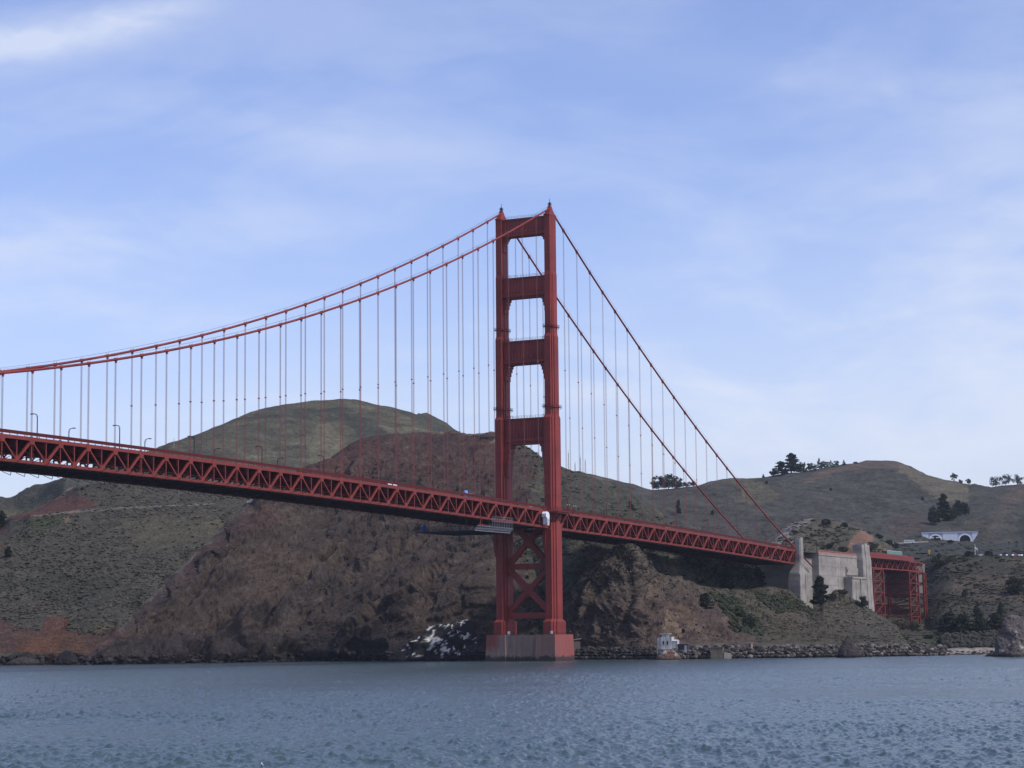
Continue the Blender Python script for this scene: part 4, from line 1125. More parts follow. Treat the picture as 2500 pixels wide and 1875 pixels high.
# ---- concrete pier, red paint washed down from the legs, tide stains
def pier_material():
    m, t, b = bsdf("stained pier concrete")
    geo = N(t, 'ShaderNodeNewGeometry')
    sp = N(t, 'ShaderNodeSeparateXYZ'); t.links.new(geo.outputs['Position'], sp.inputs[0])
    mp = N(t, 'ShaderNodeMapping'); mp.inputs['Scale'].default_value = (1, 1, .07); t.links.new(geo.outputs['Position'], mp.inputs[0])
    st = N(t, 'ShaderNodeTexNoise'); st.inputs['Scale'].default_value = .9; st.inputs['Detail'].default_value = 5; t.links.new(mp.outputs[0], st.inputs['Vector'])
    no = N(t, 'ShaderNodeTexNoise'); no.inputs['Scale'].default_value = .5; no.inputs['Detail'].default_value = 6; t.links.new(geo.outputs['Position'], no.inputs['Vector'])
    def mix(f, a, bcol):
        n = N(t, 'ShaderNodeMixRGB'); t.links.new(f, n.inputs[0])
        if isinstance(a, tuple): n.inputs[1].default_value = (*a, 1)
        else: t.links.new(a, n.inputs[1])
        n.inputs[2].default_value = (*bcol, 1); return n.outputs[0]
    base = mix(st.outputs['Fac'], (0.12, 0.082, 0.066), (0.30, 0.21, 0.17))
    # red wash: strong on the south-east corner, weaker at the far left
    xr = ramp(t, math_n(t, 'ADD', math_n(t, 'ADD', sp.outputs['X'], math_n(t, 'MULTIPLY', sp.outputs['Y'], .9)), math_n(t, 'MULTIPLY', st.outputs['Fac'], 9.0)), 13.5, 14.8)
    left = ramp(t, math_n(t, 'ADD', math_n(t, 'MULTIPLY', sp.outputs['X'], -1.0), math_n(t, 'MULTIPLY', st.outputs['Fac'], 6.0)), 13.0, 17.5)
    down = ramp(t, math_n(t, 'ADD', sp.outputs['Z'], math_n(t, 'MULTIPLY', no.outputs['Fac'], 5.0)), 6.0, 10.5)
    left = math_n(t, 'MULTIPLY', left, down)
    mid = ramp(t, math_n(t, 'ADD', sp.outputs['X'], math_n(t, 'MULTIPLY', st.outputs['Fac'], 3.0)), 9.4, 10.2)
    c = mix(math_n(t, 'MULTIPLY', mid, .35), base, (0.19, 0.075, 0.06))
    c = mix(math_n(t, 'MULTIPLY', xr, .8), c, (0.26, 0.055, 0.045))
    c = mix(math_n(t, 'MULTIPLY', left, .85), c, (0.20, 0.04, 0.034))
    edge = ramp(t, math_n(t, 'ADD', math_n(t, 'MULTIPLY', st.outputs['Fac'], 1.0), 0.0), .62, .72)
    c = mix(math_n(t, 'MULTIPLY', edge, .5), c, (0.34, 0.28, 0.23))
    tide = ramp(t, math_n(t, 'ADD', math_n(t, 'MULTIPLY', sp.outputs['Z'], -1.0), math_n(t, 'MULTIPLY', no.outputs['Fac'], 5.0)), -.6, 1.0)
    c = mix(math_n(t, 'MULTIPLY', tide, .93), c, (0.022, 0.02, 0.018))
    t.links.new(c, b.inputs['Base Color']); b.inputs['Roughness'].default_value = .9
    bp = N(t, 'ShaderNodeBump'); bp.inputs['Strength'].default_value = .4; bp.inputs['Distance'].default_value = .3
    t.links.new(no.outputs['Fac'], bp.inputs['Height']); t.links.new(bp.outputs[0], b.inputs['Normal'])
    return m
PIER = pier_material()
m = MB()
def blk(x0, x1, y0, y1, bat=.7, zt=12.9):
    m.loft([[(x0-bat, y0-bat, -4), (x1+bat, y0-bat, -4), (x1+bat, y1+bat, -4), (x0-bat, y1+bat, -4)], [(x0, y0, zt), (x1, y0, zt), (x1, y1, zt), (x0, y1, zt)]])
blk(8.6, 18.8, -10.2, 10.2); blk(-18.8, -8.6, -10.2, 10.2)
blk(-8.55, 8.55, -9.2, 9.2, .3, 12.7)
m.box(-8.5, 8.5, -9.9, -9.3, -4, 2.6)
for k in range(9):
    x = -8 + 2*k; m.box(x-.7, x+.7, -10.3, -9.9, -4, 2.2+.6*((k*37) % 5)/5)
pier = m.build("concrete_pier", PIER, bridge)
rr = MB()
for x0, x1, y in ((-18.5, 18.5, -9.8),):
    for k in range(26):
        x = x0+(x1-x0)*k/25; rr.bar((x, y+.3, 12.7), (x, y+.3, 14.0), .07)
    for h in (13.4, 14.0): rr.bar((x0, y+.3, h), (x1, y+.3, h), .06)
for k in range(14): rr.bar((18.4, -9.5+19*k/13, 12.8), (18.4, -9.5+19*k/13, 14.0), .07)
for h in (13.4, 14.0): rr.bar((18.4, -9.5, h), (18.4, 9.5, h), .06)
rr.build("pier_railing", BLACK, pier)
# ================================================================ concrete anchorage with its two pylons
anch = empty("anchorage", (10, 410, 30))
anch_loc = np.array((10, 410, 30))
tag(anch, "massive pale concrete bridge anchorage with two tall pylons at the end of the side span", "anchorage")
def abuild(m, name, mat, parent=anch):
    o = m.build(name, mat, None, loc=anch_loc); o.parent = parent; o.location = (0, 0, 0) if parent is anch else (0, 0, 0)
    return o
m = MB()
m.box(-17, 15.6, 377, 452, 5, 63.0)
m.box(-17.3, 15.9, 376.7, 452, 63.0, 64.2)
m.box(-17, 11, 352, 377, 5, 61.0)
wall = abuild(m, "anchor_wall", CONC)
m = MB()
for z in (14, 20, 26, 32, 38, 44, 50, 56): m.box(15.6, 15.64, 377.3, 451.7, z, z+.22); m.box(-16.5, 15.5, 376.96, 377.02, z, z+.22)
for y in (395, 414, 433): m.box(15.6, 15.63, y, y+.2, 6, 62)
m.build("lift_joint", simple("stained concrete joint", (0.19, 0.175, 0.15), .9, .2, 3.0), None, loc=anch_loc).parent = wall
bpy.data.objects["lift_joint"].location = (0, 0, 0)
m = MB()                                                  # blocky chamber low on the wall, with a ledge above
m.box(15.7, 21.5, 424, 452.5, 5, 49.0)
m.box(15.7, 22.0, 423.6, 452.5, 49.0, 50.2)
m.box(15.7, 16.5, 428, 451, 51.5, 56.5)
for y in (431, 437, 443): m.box(21.5, 21.8, y, y+.8, 5, 47)
m.box(21.5, 22.2, 440, 441.5, 5, 49)
abuild(m, "chamber_block", CONC)
m = MB(); m.box(16.5, 16.62, 429.0, 430.2, 53.0, 55.4); abuild(m, "vent", BLACK)
m = MB()
for (x, ya, yb) in ((15.3, 377, 452),):
    for k in range(38):
        y = ya+(yb-ya)*k/37; m.box(x-.14, x+.14, y-.12, y+.12, 64.2, 66.1)
    m.box(x-.2, x+.2, ya, yb, 65.9, 66.2); m.box(x-.1, x+.1, ya, yb, 64.21, 65.5)
abuild(m, "parapet", simple("faded red concrete parapet", (0.36, 0.17, 0.14), .8, .12, 2.0))
m = MB(); m.box(-13, 14.4, 343, 480, 64.25, 64.75); abuild(m, "road_slab", ASPHALT)

def rect(cx, cy, hx, hy, z): return [(cx-hx, cy-hy, z), (cx+hx, cy-hy, z), (cx+hx, cy+hy, z), (cx-hx, cy+hy, z)]
# south pylon: a slim fluted shaft that flares into a broad buttress
m = MB()
cx, cy = 15.6, 341.5
m.loft([rect(cx-1.6, cy+.5, 4.3, 6.3, 8), rect(cx-1.7, cy+.3, 4.0, 6.0, 27), rect(cx-1.8, cy, 3.7, 5.9, 46), rect(cx-1.5, cy, 3.3, 5.5, 51), rect(cx-.6, cy, 2.2, 4.2, 54.5), rect(cx, cy, 1.5, 3.3, 58), rect(cx, cy, 1.45, 3.2, 71.8)])
m.box(cx-1.9, cx+1.9, cy-1.4, cy+1.4, 56.5, 73.2)
m.box(cx-1.0, cx+1.85, cy-2.4, cy+2.4, 55.8, 72.4)
m.box(cx-2.0, cx+2.3, cy-5.7, cy-4.6, 20, 50); m.box(cx-2.0, cx+2.3, cy+4.6, cy+5.7, 20, 50)
abuild(m, "pylon", CONC)
m = MB()
cx, cy = 15.2, 462.0
m.loft([rect(cx, cy, 6.2, 11, 5), rect(cx, cy, 4.6, 9.2, 40), rect(cx, cy, 4.1, 8.8, 62), rect(cx, cy, 3.4, 8.2, 66), rect(cx, cy, 3.3, 8.0, 72.4)])
m.loft([rect(cx+.3, cy, 6.2, 3.2, 5), rect(cx+.3, cy, 4.6, 2.6, 40), rect(cx+.3, cy, 4.0, 2.6, 64), rect(cx+.1, cy, 3.4, 2.6, 73.4)])
for dy in (-5.6, 5.6): m.loft([rect(cx+.15, cy+dy, 6.2, 1.3, 5), rect(cx+.15, cy+dy, 4.62, 1.2, 40), rect(cx+.15, cy+dy, 4.0, 1.2, 62), rect(cx, cy+dy, 3.35, 1.2, 68)])
abuild(m, "pylon", CONC)

# ================================================================ steel approach viaduct
via = empty("approach_viaduct", (0, 540, 10)); vloc = np.array((0, 540, 10))
tag(via, "dark red steel approach viaduct on lattice legs right of the concrete anchorage", "viaduct")
def vb(m, name, mat=ORANGE2, parent=via):
    o = m.build(name, mat, None, loc=vloc); o.parent = parent; o.location = (0, 0, 0); return o
def vx(y):                     # the road bends away to the west at its far end
    return -max(0, y-545)**2*0.0024
Z1 = 66.2
vy = np.arange(472, 628, 6.0)
m = MB()
for a, b in zip(vy[:-1], vy[1:]):
    xa, xb = vx(a), vx(b)
    m.loft([[(xa-15.5, a, Z1-1.6), (xa+15.5, a, Z1-1.6), (xa+15.5, a, Z1), (xa-15.5, a, Z1)], [(xb-15.5, b, Z1-1.6), (xb+15.5, b, Z1-1.6), (xb+15.5, b, Z1), (xb-15.5, b, Z1)]], cap=False)
vb(m, "deck", DARKRED)
m = MB()
for a, b in zip(vy[:-1], vy[1:]):
    m.bar((vx(a)+15.5, a, Z1+.9), (vx(b)+15.5, b, Z1+.9), .14, 1.9)
    m.bar((vx(a)+15.6, a, Z1-.9), (vx(b)+15.6, b, Z1-.9), .14, 1.5)
    m.bar((vx(a)+15.75, a, Z1-1.7), (vx(b)+15.75, b, Z1-1.7), .3, .3)
vb(m, "side_panel", ORANGE2)
m = MB()
for a, b in zip(vy[:-1], vy[1:]): m.bar((vx(a)-15.5, a, Z1+.9), (vx(b)-15.5, b, Z1+.9), .14, 1.8)
vb(m, "side_panel", ORANGE2)
TYS = [(491, 513), (572, 593)]
ZB = 57.8
for x in (13.2, -13.2):
    m = MB(); n = 22; y0, y1 = 474, 606
    pts = [y0+(y1-y0)*k/n for k in range(n+1)]
    m.bar((x, y0, ZB), (x, y1, ZB), .8, .8); m.bar((x, y0, Z1-2.2), (x, y1, Z1-2.2), .7, .7)
    for k in range(n):
        a, b = pts[k], pts[k+1]
        if k % 2 == 0: m.bar((x, a, ZB), (x, b, Z1-2.2), .5, .45, up=(1, 0, 0))
        else: m.bar((x, a, Z1-2.2), (x, b, ZB), .5, .45, up=(1, 0, 0))
        m.bar((x, a, ZB), (x, a, Z1-2.2), .28, .28)
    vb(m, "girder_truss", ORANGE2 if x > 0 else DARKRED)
m = MB()
for y in np.arange(474, 607, 6.0):
    m.box(-13, 13, y-.25, y+.25, Z1-4.2, Z1-1.65)
    m.bar((-13, y, ZB), (13, y, ZB), .4, .4)
    m.bar((-13, y, ZB), (0, y, Z1-4), .3); m.bar((13, y, ZB), (0, y, Z1-4), .3)
vb(m, "cross_frame", DARKRED)
def bent(ya, yb, zg):
    """four-legged lattice tower under the viaduct"""
    t = None
    lean = 1.3
    legs = MB(); br = MB(); n = 5
    def P(x, y, k):
        f = k/n; z = zg + (ZB-.8-zg)*f
        return Vector((x*(1+.05*(1-f)), y, z))
    m0 = MB(); m0.bar(P(13.2, ya, 0)-Vector((0, 0, 6)), P(13.2, ya, n), 1.2, 1.2)
    t = vb(m0, "trestle_tower")
    for x, y in ((13.2, yb), (-13.2, ya), (-13.2, yb)):
        l = MB(); l.bar(P(x, y, 0)-Vector((0, 0, 6)), P(x, y, n), 1.2, 1.2); vb(l, "leg", ORANGE2, t)
    f = MB()
    for k in range(n+1):
        for x in (13.2, -13.2): f.bar(P(x, ya, k), P(x, yb, k), .45, .55)
        for y in (ya, yb): f.bar(P(-13.2, y, k), P(13.2, y, k), .4, .5)
        if k < n:
            for x in (13.2, -13.2):
                f.bar(P(x, ya, k), P(x, yb, k+1), .42, .4, up=(1, 0, 0)); f.bar(P(x, yb, k), P(x, ya, k+1), .36, .36, up=(1, 0, 0))
            for y in (ya, yb):
                f.bar(P(-13.2, y, k), P(13.2, y, k+1), .36, .36, up=(0, 1, 0)); f.bar(P(13.2, y, k), P(-13.2, y, k+1), .36, .36, up=(0, 1, 0))
    vb(f, "lattice", ORANGE2, t)
bent(*TYS[0], 18); bent(*TYS[1], 17)
bent(606, 611, 17)
m = MB(); m.box(-18, 6, 612, 634, 40, Z1-1.7)
vb(m, "end_abutment", simple("dull abutment concrete", (.16, .15, .13), .9, .2, 3.0))

# ================================================================ tunnel with two arches
def frame_at(u, v, D):
    o = at(np.array(u), np.array(v), np.array(D)); d = ray(np.array(u), np.array(v))
    a = math.atan2(d[1], d[0]) - math.pi/2            # local +y points away from the water
    return o, a
def thing_at(name, u, v, D, rz=0.0, z=None):
    o, a = frame_at(u, v, D)
    if z is not None: o[2] = z
    return empty(name, o, a+rz)
PORTW = simple("pale tunnel facade paint", (0.62, 0.66, 0.70), .7, .05, 4.0)
PORTB = simple("grey blue tunnel facade paint", (0.38, 0.42, 0.50), .7, .05, 4.0)
tun = thing_at("tunnel_portal", 2319, 1323, 2238)
tag(tun, "pale tunnel portal with two round arches cut into the far hillside", "tunnel")
W2, HT = 27.0, 9.8
def arch_panel(x0, x1, cx, r, h):
    p = [(x0, 0), (cx-r, 0)]
    for k in range(17):
        a = math.pi - math.pi*k/16; p.append((cx+r*math.cos(a), 1.3+r*math.sin(a)))
    p += [(cx+r, 0), (x1, 0), (x1, h), (x0, h)]
    return p
ARC = [(-13.6, -20.4, -6.6), (14.6, 7.6, 21.4)]
for cx, x0, x1 in ARC:
    m = MB(); poly = arch_panel(x0, x1, cx, 6.2, HT-1.0)
    vs = [(x, 0.0, z) for x, z in poly] + [(x, 3.0, z) for x, z in poly]; n = len(poly)
    m.add(vs, [tuple(range(n)), tuple(range(2*n-1, n-1, -1))] + [(i, (i+1) % n, n+(i+1) % n, n+i) for i in range(n)])
    p = m.build("arch_wall", PORTB, tun)
    r = MB(); nn = 18
    for k in range(nn):
        a, b = math.pi*k/nn, math.pi*(k+1)/nn
        q = [(cx+rr*math.cos(t), -.5, 1.3+rr*math.sin(t)) for t in (a, b) for rr in (5.2, 6.6)]
        q2 = [(x, .4, z) for x, y, z in q]
        r.add(q+q2, [(0, 1, 3, 2), (4, 6, 7, 5), (0, 4, 5, 1), (1, 5, 7, 3), (3, 7, 6, 2), (2, 6, 4, 0)])
    for s in (-1, 1): r.box(cx+s*5.9-.7, cx+s*5.9+.7, -.5, .4, 0, 1.3)
    r.build("arch_ring", WHITE, p)
    b = MB(); b.tube([(cx, 1.0, 1.3), (cx, 40, 1.3)], 6.0, 20); bo = b.build("bore", BLACK, p)
    bo.data.materials[0] = BLACK
m = MB(); m.box(-6.6, 7.6, -.3, 3.0, 0, HT-1.0); m.build("centre_panel", PORTW, tun)
m = MB()
m.add([(-W2, -.3, HT-1), (-20.4, -.3, HT-1), (-20.4, -.3, 0), (-21.5, -.3, 0), (-W2+.8, -.3, HT-4), (-W2, 3, HT-1), (-20.4, 3, HT-1), (-20.4, 3, 0), (-21.5, 3, 0), (-W2+.8, 3, HT-4)], [(0, 1, 2, 3, 4), (9, 8, 7, 6, 5), (0, 5, 6, 1), (4, 9, 5, 0), (3, 8, 9, 4), (2, 7, 8, 3), (1, 6, 7, 2)])
m.build("wing_wall", PORTW, tun); m = MB()
m.add([(W2, -.3, HT-1), (21.4, -.3, HT-1), (21.4, -.3, 0), (22.0, -.3, 0), (W2-.4, -.3, HT-3), (W2, 3, HT-1), (21.4, 3, HT-1), (21.4, 3, 0), (22.0, 3, 0), (W2-.4, 3, HT-3)], [(0, 1, 2, 3, 4), (9, 8, 7, 6, 5), (0, 5, 6, 1), (4, 9, 5, 0), (3, 8, 9, 4), (2, 7, 8, 3), (1, 6, 7, 2)])
m.build("wing_wall", PORTW, tun)
m = MB(); m.box(-W2-.3, W2+.3, -.7, 3.6, HT-1.0, HT); m.build("cornice", PORTB, tun)
for cx in (-13.6,):
    m = MB(); m.box(cx-5.0, cx-1.5, -.7, -.4, 3.7, 4.6); m.box(cx+.4, cx+4.2, -.7, -.4, 4.0, 4.8); m.build("height_board", WHITE, tun)

# road to the tunnel with its guard wall
def strip(name, pts, w, h, mat, label, kind=None, cat=None):
    m = MB()
    for a, b in zip(pts[:-1], pts[1:]): m.bar(a, b, w, h)
    o = m.build(name, mat, None, loc=pts[0]); tag(o, label, cat, kind=kind); return o
rp = [at(np.array(u), np.array(v), np.array(D)) for u, v, D in ((2160, 1330, 2138), (2178, 1327.6, 2155), (2200, 1327.2, 2172), (2250, 1324.4, 2208), (2268, 1323.6, 2216))]
strip("road", [p+np.array((0, 0, -.3)) for p in rp], 9, .3, ASPHALT, "road running to the tunnel along the far hillside", kind='structure')
gw = [p + np.array((.6*1, -4.2, .35)) for p in rp]
strip("guard_wall", gw, .4, 1.0, CONC, "pale low guard wall beside the far road to the tunnel", cat="wall")

# ================================================================ old fog signal station on the rocks
st = thing_at("fog_station", 1624, 1586, 1130, R(-14), z=6.4)
st.scale = (.9, .9, .86)
tag(st, "small white derelict fog signal station standing on rocks at the foot of the bluff", "building")
STW = simple("peeling white plaster", (0.44, 0.44, 0.42), .85, .42, 1.4, bump=.3, streak=True)
m = MB(); m.box(-2.4, 3.6, 0, 6.5, -1.5, 5.6); b0 = m.build("main_block", STW, st)
m = MB(); m.box(-1.8, 1.2, 1, 5, 5.6, 7.2); m.box(-2.6, 2.4, .4, 5.6, 7.2, 7.6); m.build("roof_house", STW, st)
m = MB(); m.box(-4.6, -2.4, .8, 5.8, -3.5, 5.3); m.build("west_wing", simple("grey weathered plaster", (0.44, 0.44, 0.42), .85, .2, 1.2), st)
m = MB(); m.box(3.6, 6.6, .8, 6, -1.0, 3.2); m.loft([[(3.6, .6, 3.2), (6.8, .6, 3.2), (6.8, 6.2, 3.2), (3.6, 6.2, 3.2)], [(3.6, 3.2, 4.2), (6.6, 3.2, 3.9), (6.6, 3.6, 3.9), (3.6, 3.6, 4.2)]]); m.build("annex", STW, st)
for x in (-.9, 1.4):
    m = MB(); m.box(x-.5, x+.5, -.06, .05, 1.2, 3.2); w = m.build("window", GLASS, b0)
    m = MB(); m.box(x-.62, x+.62, -.1, -.02, 1.0, 1.2); m.build("sill", STW, w)
m = MB()
for x in (-4.4, -2.6, 0, 3.2): m.box(x-.2, x+.2, -.3, .2, -4.5, -1.4)
m.box(-4.6, 4.6, -1.0, .6, -1.6, -1.3); m.build("footing", STW, st)
m = MB(); m.box(6.7, 12.5, 1.2, 6, .9, 1.5); m.box(6.9, 12.3, 1.6, 5.6, -2, .9); m.build("lean_to", [simple("dark felt roof", (0.05, 0.05, 0.06), .8, .1)], st)
m = MB(); m.box(11.2, 12.3, -1.5, -.9, -3.5, .6); m.build("post", STW, st)
m = MB(); m.tube([(.2, 3, 7.6), (.2, 3, 10.0)], .07, 6); m.build("mast", BLACK, st)

def wall_at(name, pts, h, th, mat, label, cat="wall", drop=2.5):
    """a wall through picture positions (u, v of its top edge, distance)"""
    q = [at(np.array(u), np.array(v), np.array(D)) for u, v, D in pts]
    m = MB()
    for a, b in zip(q[:-1], q[1:]):
        d = (b-a); d[2] = 0; d /= np.linalg.norm(d); n_ = np.array((-d[1], d[0], 0))*th/2
        m.loft([[a-n_-(0, 0, h+drop), a+n_-(0, 0, h+drop), a+n_, a-n_], [b-n_-(0, 0, h+drop), b+n_-(0, 0, h+drop), b+n_, b-n_]])
    o = m.build(name, mat, None, loc=q[0]); tag(o, label, cat); return o
WALLT = simple("tan stained concrete", (0.15, 0.125, 0.095), .9, .22, 2.0, bump=.3)
WALLG = simple("grey retaining wall", (0.135, 0.125, 0.105), .9, .22, 2.0, bump=.3)
wall_at("retaining_wall", [(1690, 1573, 1156), (1720, 1571, 1157), (1750, 1569, 1158), (1778, 1570, 1160)], 2.2, 1.0, WALLT, "tan retaining wall along the shore road right of the white station")
wall_at("retaining_wall", [(1800, 1573, 1163), (1860, 1573, 1165), (1930, 1574, 1171), (2030, 1574, 1180), (2113, 1573.5, 1195)], 2.0, 1.0, WALLG, "long grey retaining wall along the shore road below the grassy bank")
wall_at("retaining_wall", [(2113, 1576, 1194), (2160, 1573.8, 1204), (2219, 1572.2, 1222)], 1.6, 1.0, WALLT, "tan wall at the right end of the shore road near the beach")
q = thing_at("seawall", 1750, 1590, 1144, R(-8))
tag(q, "square concrete seawall block between the boulders below the tan wall", "seawall")
m = MB(); m.loft([rect(0, 1.5, 3.2, 1.8, -5), rect(0, 1.6, 2.9, 1.6, 1.8)]); m.box(-3.3, 3.3, -.4, 3.5, 1.8, 2.2); m.build("block", WALLT, q)
q = thing_at("concrete_slab", 1777, 1597, 1144, R(10)); tag(q, "tilted pale concrete slab lying at the waterline right of the seawall", "slab")
m = MB(); m.loft([[(-2, 0, -2), (2, .3, -2.5), (2, 2.4, -2.2), (-2, 2.2, -1.8)], [(-1.8, .6, 1.0), (1.9, .8, .2), (1.9, 2.2, .3), (-1.8, 2.1, 1.1)]]); m.build("slab", simple("bleached slab", (.2, .185, .16), .9, .2), q)
hut = thing_at("hut", 1829, 1578, 1160, R(-20)); tag(hut, "tiny pinkish brick hut on the shore road", "hut")
m = MB(); m.box(-1.5, 1.5, -1.1, 1.1, -1.5, 1.6); h0 = m.build("walls", simple("pinkish brick", (0.34, 0.20, 0.15), .9, .15, .8), hut)
m = MB(); m.loft([rect(0, 0, 1.75, 1.35, 1.6), rect(.2, 0, 1.7, 1.3, 1.95)]); m.build("roof", simple("pale hut roof", (0.42, 0.32, 0.27), .9, .1), hut)
m = MB(); m.box(.4, 1.0, -1.14, -1.06, -.8, 1.0); m.build("door", BLACK, hut)
sh = thing_at("shed", 1408, 1570, 1164, R(6)); tag(sh, "weathered shed with a sagging roof on the rocks right of the pier", "shed")
m = MB(); m.box(-1.6, 1.8, 0, 2.4, -3.0, .9); m.build("walls", simple("shed boards", (0.13, 0.10, 0.085), .9, .2, .6), sh)
m = MB(); m.loft([[(-2.3, -.5, 1.5), (2.4, -.5, 2.1), (2.4, -.5, 2.4), (-2.3, -.5, 1.8)], [(-2.3, 3, 1.2), (2.4, 3, 1.9), (2.4, 3, 2.2), (-2.3, 3, 1.5)]]); m.build("roof", simple("bleached roof boards", (0.32, 0.28, 0.25), .9, .2, .6), sh)
hs = thing_at("hill_hut", 64, 1223.5, 1985, R(10)); tag(hs, "tiny white shed on the hillside at the far left", "shed")
m = MB(); m.box(-1.6, 1.6, 0, 2.4, -1.5, .8); m.build("walls", WHITE, hs)
m = MB(); m.loft([[(-1.8, -.3, .8), (1.8, -.3, .8), (1.8, 2.7, .8), (-1.8, 2.7, .8)], [(-1.8, 1.1, 1.6), (1.8, 1.1, 1.6), (1.8, 1.3, 1.6), (-1.8, 1.3, 1.6)]]); m.build("roof", simple("grey roof felt", (0.2, .2, .2), .9, .1), hs)
# ================================================================ vegetation and loose rock
L_B = "steep brown cliff with a scrubby slope at its left, rising from the water behind the bridge"
L_C = "dark far hill with a bare rounded top behind the concrete anchorage"
L_K = "low knoll with an orange scar and pale rocks behind the anchorage"
L_I = "dark scrub bank below the tunnel road"
L_G = "scrubby slope below the lookout plateau at the right, above the small beach"
L_E = "rocky bluff and grassy bank between the shore and the side span"
L_H = "rounded grassy hill rising behind the main span"
def ground(layer, u, v):
    P, n, pu, pv = LAYERS[layer]
    k = np.argmin((pu-u)**2 + (pv-v)**2)
    return P.reshape(-1, 3)[k].copy()
LEAFD = simple("dark cypress foliage", (0.034, 0.044, 0.028), .9, .45, 1.6, spec=.1)
LEAFM = simple("grey green foliage", (0.046, 0.054, 0.034), .9, .4, 1.6, spec=.1)
LEAFG = simple("green shrub foliage", (0.052, 0.064, 0.032), .9, .35, 1.2, spec=.1)
BARK = simple("grey brown bark", (0.08, 0.062, 0.05), .95, .25, .6)
def leaf_mesh(clumps, leaf, per, rng):
    """clumps: (centre, radii); small leaf-sized triangles spread through each clump's volume"""
    vs = []
    for c, r in clumps:
        n = max(6, int(per))
        d = rng.normal(size=(n, 3)); d /= np.linalg.norm(d, axis=1)[:, None]
        p = np.array(c) + d*np.array(r)*(rng.random((n, 1))**0.45)
        a = rng.normal(size=(n, 3)); a /= np.linalg.norm(a, axis=1)[:, None]
        b = np.cross(a, rng.normal(size=(n, 3))); b /= np.linalg.norm(b, axis=1)[:, None] + 1e-9
        s = leaf*(.6 + .8*rng.random((n, 1)))
        vs.append(np.stack([p-a*s-b*s*.45, p+a*s-b*s*.3, p+b*s*.8], 1).reshape(-1, 3))
    v = np.concatenate(vs)
    return v, np.arange(len(v)).reshape(-1, 3)
def raw_obj(name, v, f, mats, parent=None):
    me = fast_mesh(name, np.asarray(v), np.asarray(f))
    me.materials.append(mats)
    o = bpy.data.objects.new(name, me); COL.objects.link(o)
    if parent is not None: o.parent = parent
    return o
def tree(kind, pos, h, w, label, seed, group=None, mat=None, name=None, leaf=None, dens=1.0, lean=0.0):
    rng = np.random.default_rng(seed)
    names = {'cypress': 'cypress_tree', 'conifer': 'conifer_tree', 'gum': 'tall_tree', 'bush': 'bush', 'round': 'tree'}
    t = empty(name or names[kind], pos)
    tag(t, label, 'bush' if kind == 'bush' else 'tree', group)
    leaf = leaf or max(.35, min(.95, h*.045))
    tr = MB(); clumps = []
    if kind == 'conifer':
        tr.tube([(0, 0, -1.5), (0, 0, h*.5), (0, 0, h*.97)], [h*.03+.1, h*.018+.06, .04], 6)
        nl = 9
        for k in range(nl):
            z = h*(.12+.84*k/(nl-1)); rr = w/2*(1-(k/(nl-1))**1.15)*(.8+.4*rng.random()) + .15
            m = max(3, int(7*(1-k/nl)))
            for j in range(m):
                a = rng.random()*6.28; q = rr*(.35+.6*rng.random())
                clumps.append(((q*math.cos(a), q*math.sin(a), z-.12*q), (rr*.42+.2, rr*.42+.2, h*.035+.15)))
                if j % 2 == 0: tr.bar((0, 0, z), (q*math.cos(a), q*math.sin(a), z-.1*q), .12, .12)
        per = 34
    elif kind == 'cypress':
        tr.tube([(0, 0, -2), (lean*.2, 0, h*.3), (lean*.6, 0, h*.62), (lean, 0, h*.85)], [h*.035+.1, h*.025+.1, h*.016, .08], 7)
        nb = 20
        for k in range(nb):
            f = k/(nb-1); z = h*(.10+.84*f); a = k*2.4+rng.random()
            q = w/2*min(1, 1.25*(1-f)**.55)*(.55+.45*rng.random()); cx = lean*z/h; x, y = cx + q*math.cos(a), q*math.sin(a)
            tr.bar((cx, 0, z*.9), (x, y, z), .12+.008*h, .12)
            for j in range(3):
                g = .3+.32*j
                clumps.append((((cx+(x-cx)*g) + rng.normal()*.4, y*g + rng.normal()*.4, z + rng.normal()*.02*h), (w*.15, w*.15, h*.045+.2)))
        for j in range(4): clumps.append(((lean+rng.normal()*w*.05, rng.normal()*w*.05, h*(.9+.1*rng.random())), (w*.09, w*.09, h*.05)))
        per = 44
    elif kind == 'gum':
        for k in range(4):
            a = k*1.7+rng.random(); q = w*.2
            x, y = q*math.cos(a), q*math.sin(a); zt = h*(.7+.25*rng.random())
            tr.tube([(0, 0, -1.5), (x*.35, y*.35, h*.3), (x, y, zt)], [.28+.01*h, .22, .09], 6)
            for j in range(6):
                b = rng.random()*6.28; g = .35+.65*rng.random()
                c = (x*g + w*.22*math.cos(b), y*g + w*.22*math.sin(b), h*(.3+.65*g) + h*.06*rng.normal())
                tr.bar((x*g, y*g, zt*g), c, .12, .12); clumps.append((c, (w*.12, w*.12, h*.085)))
        per = 44
    else:
        tr.tube([(0, 0, -1), (0, 0, h*.35), (0, 0, h*.6)], [.25+.01*h, .2, .08], 6)
        for k in range(30 if kind == 'round' else 24):
            a = rng.random()*6.28; q = w/2*.78*math.sqrt(rng.random()); zmax = h*(.9-.55*(q/(w/2))**2)
            z = zmax*(.1+.9*rng.random()) if kind == 'bush' else h*.14 + (zmax-h*.14)*rng.random()
            c = (q*math.cos(a), q*math.sin(a), z); clumps.append((c, (w*.15, w*.15, h*.13)))
            if k % 3 == 0: tr.bar((0, 0, h*.25), c, .12, .12)
        per = 48
    v, f = leaf_mesh(clumps, leaf, per*dens, rng)
    raw_obj("crown", v, f, mat or LEAFD, t)
    tr.build("trunk", BARK, t)
    return t
sid = [100]
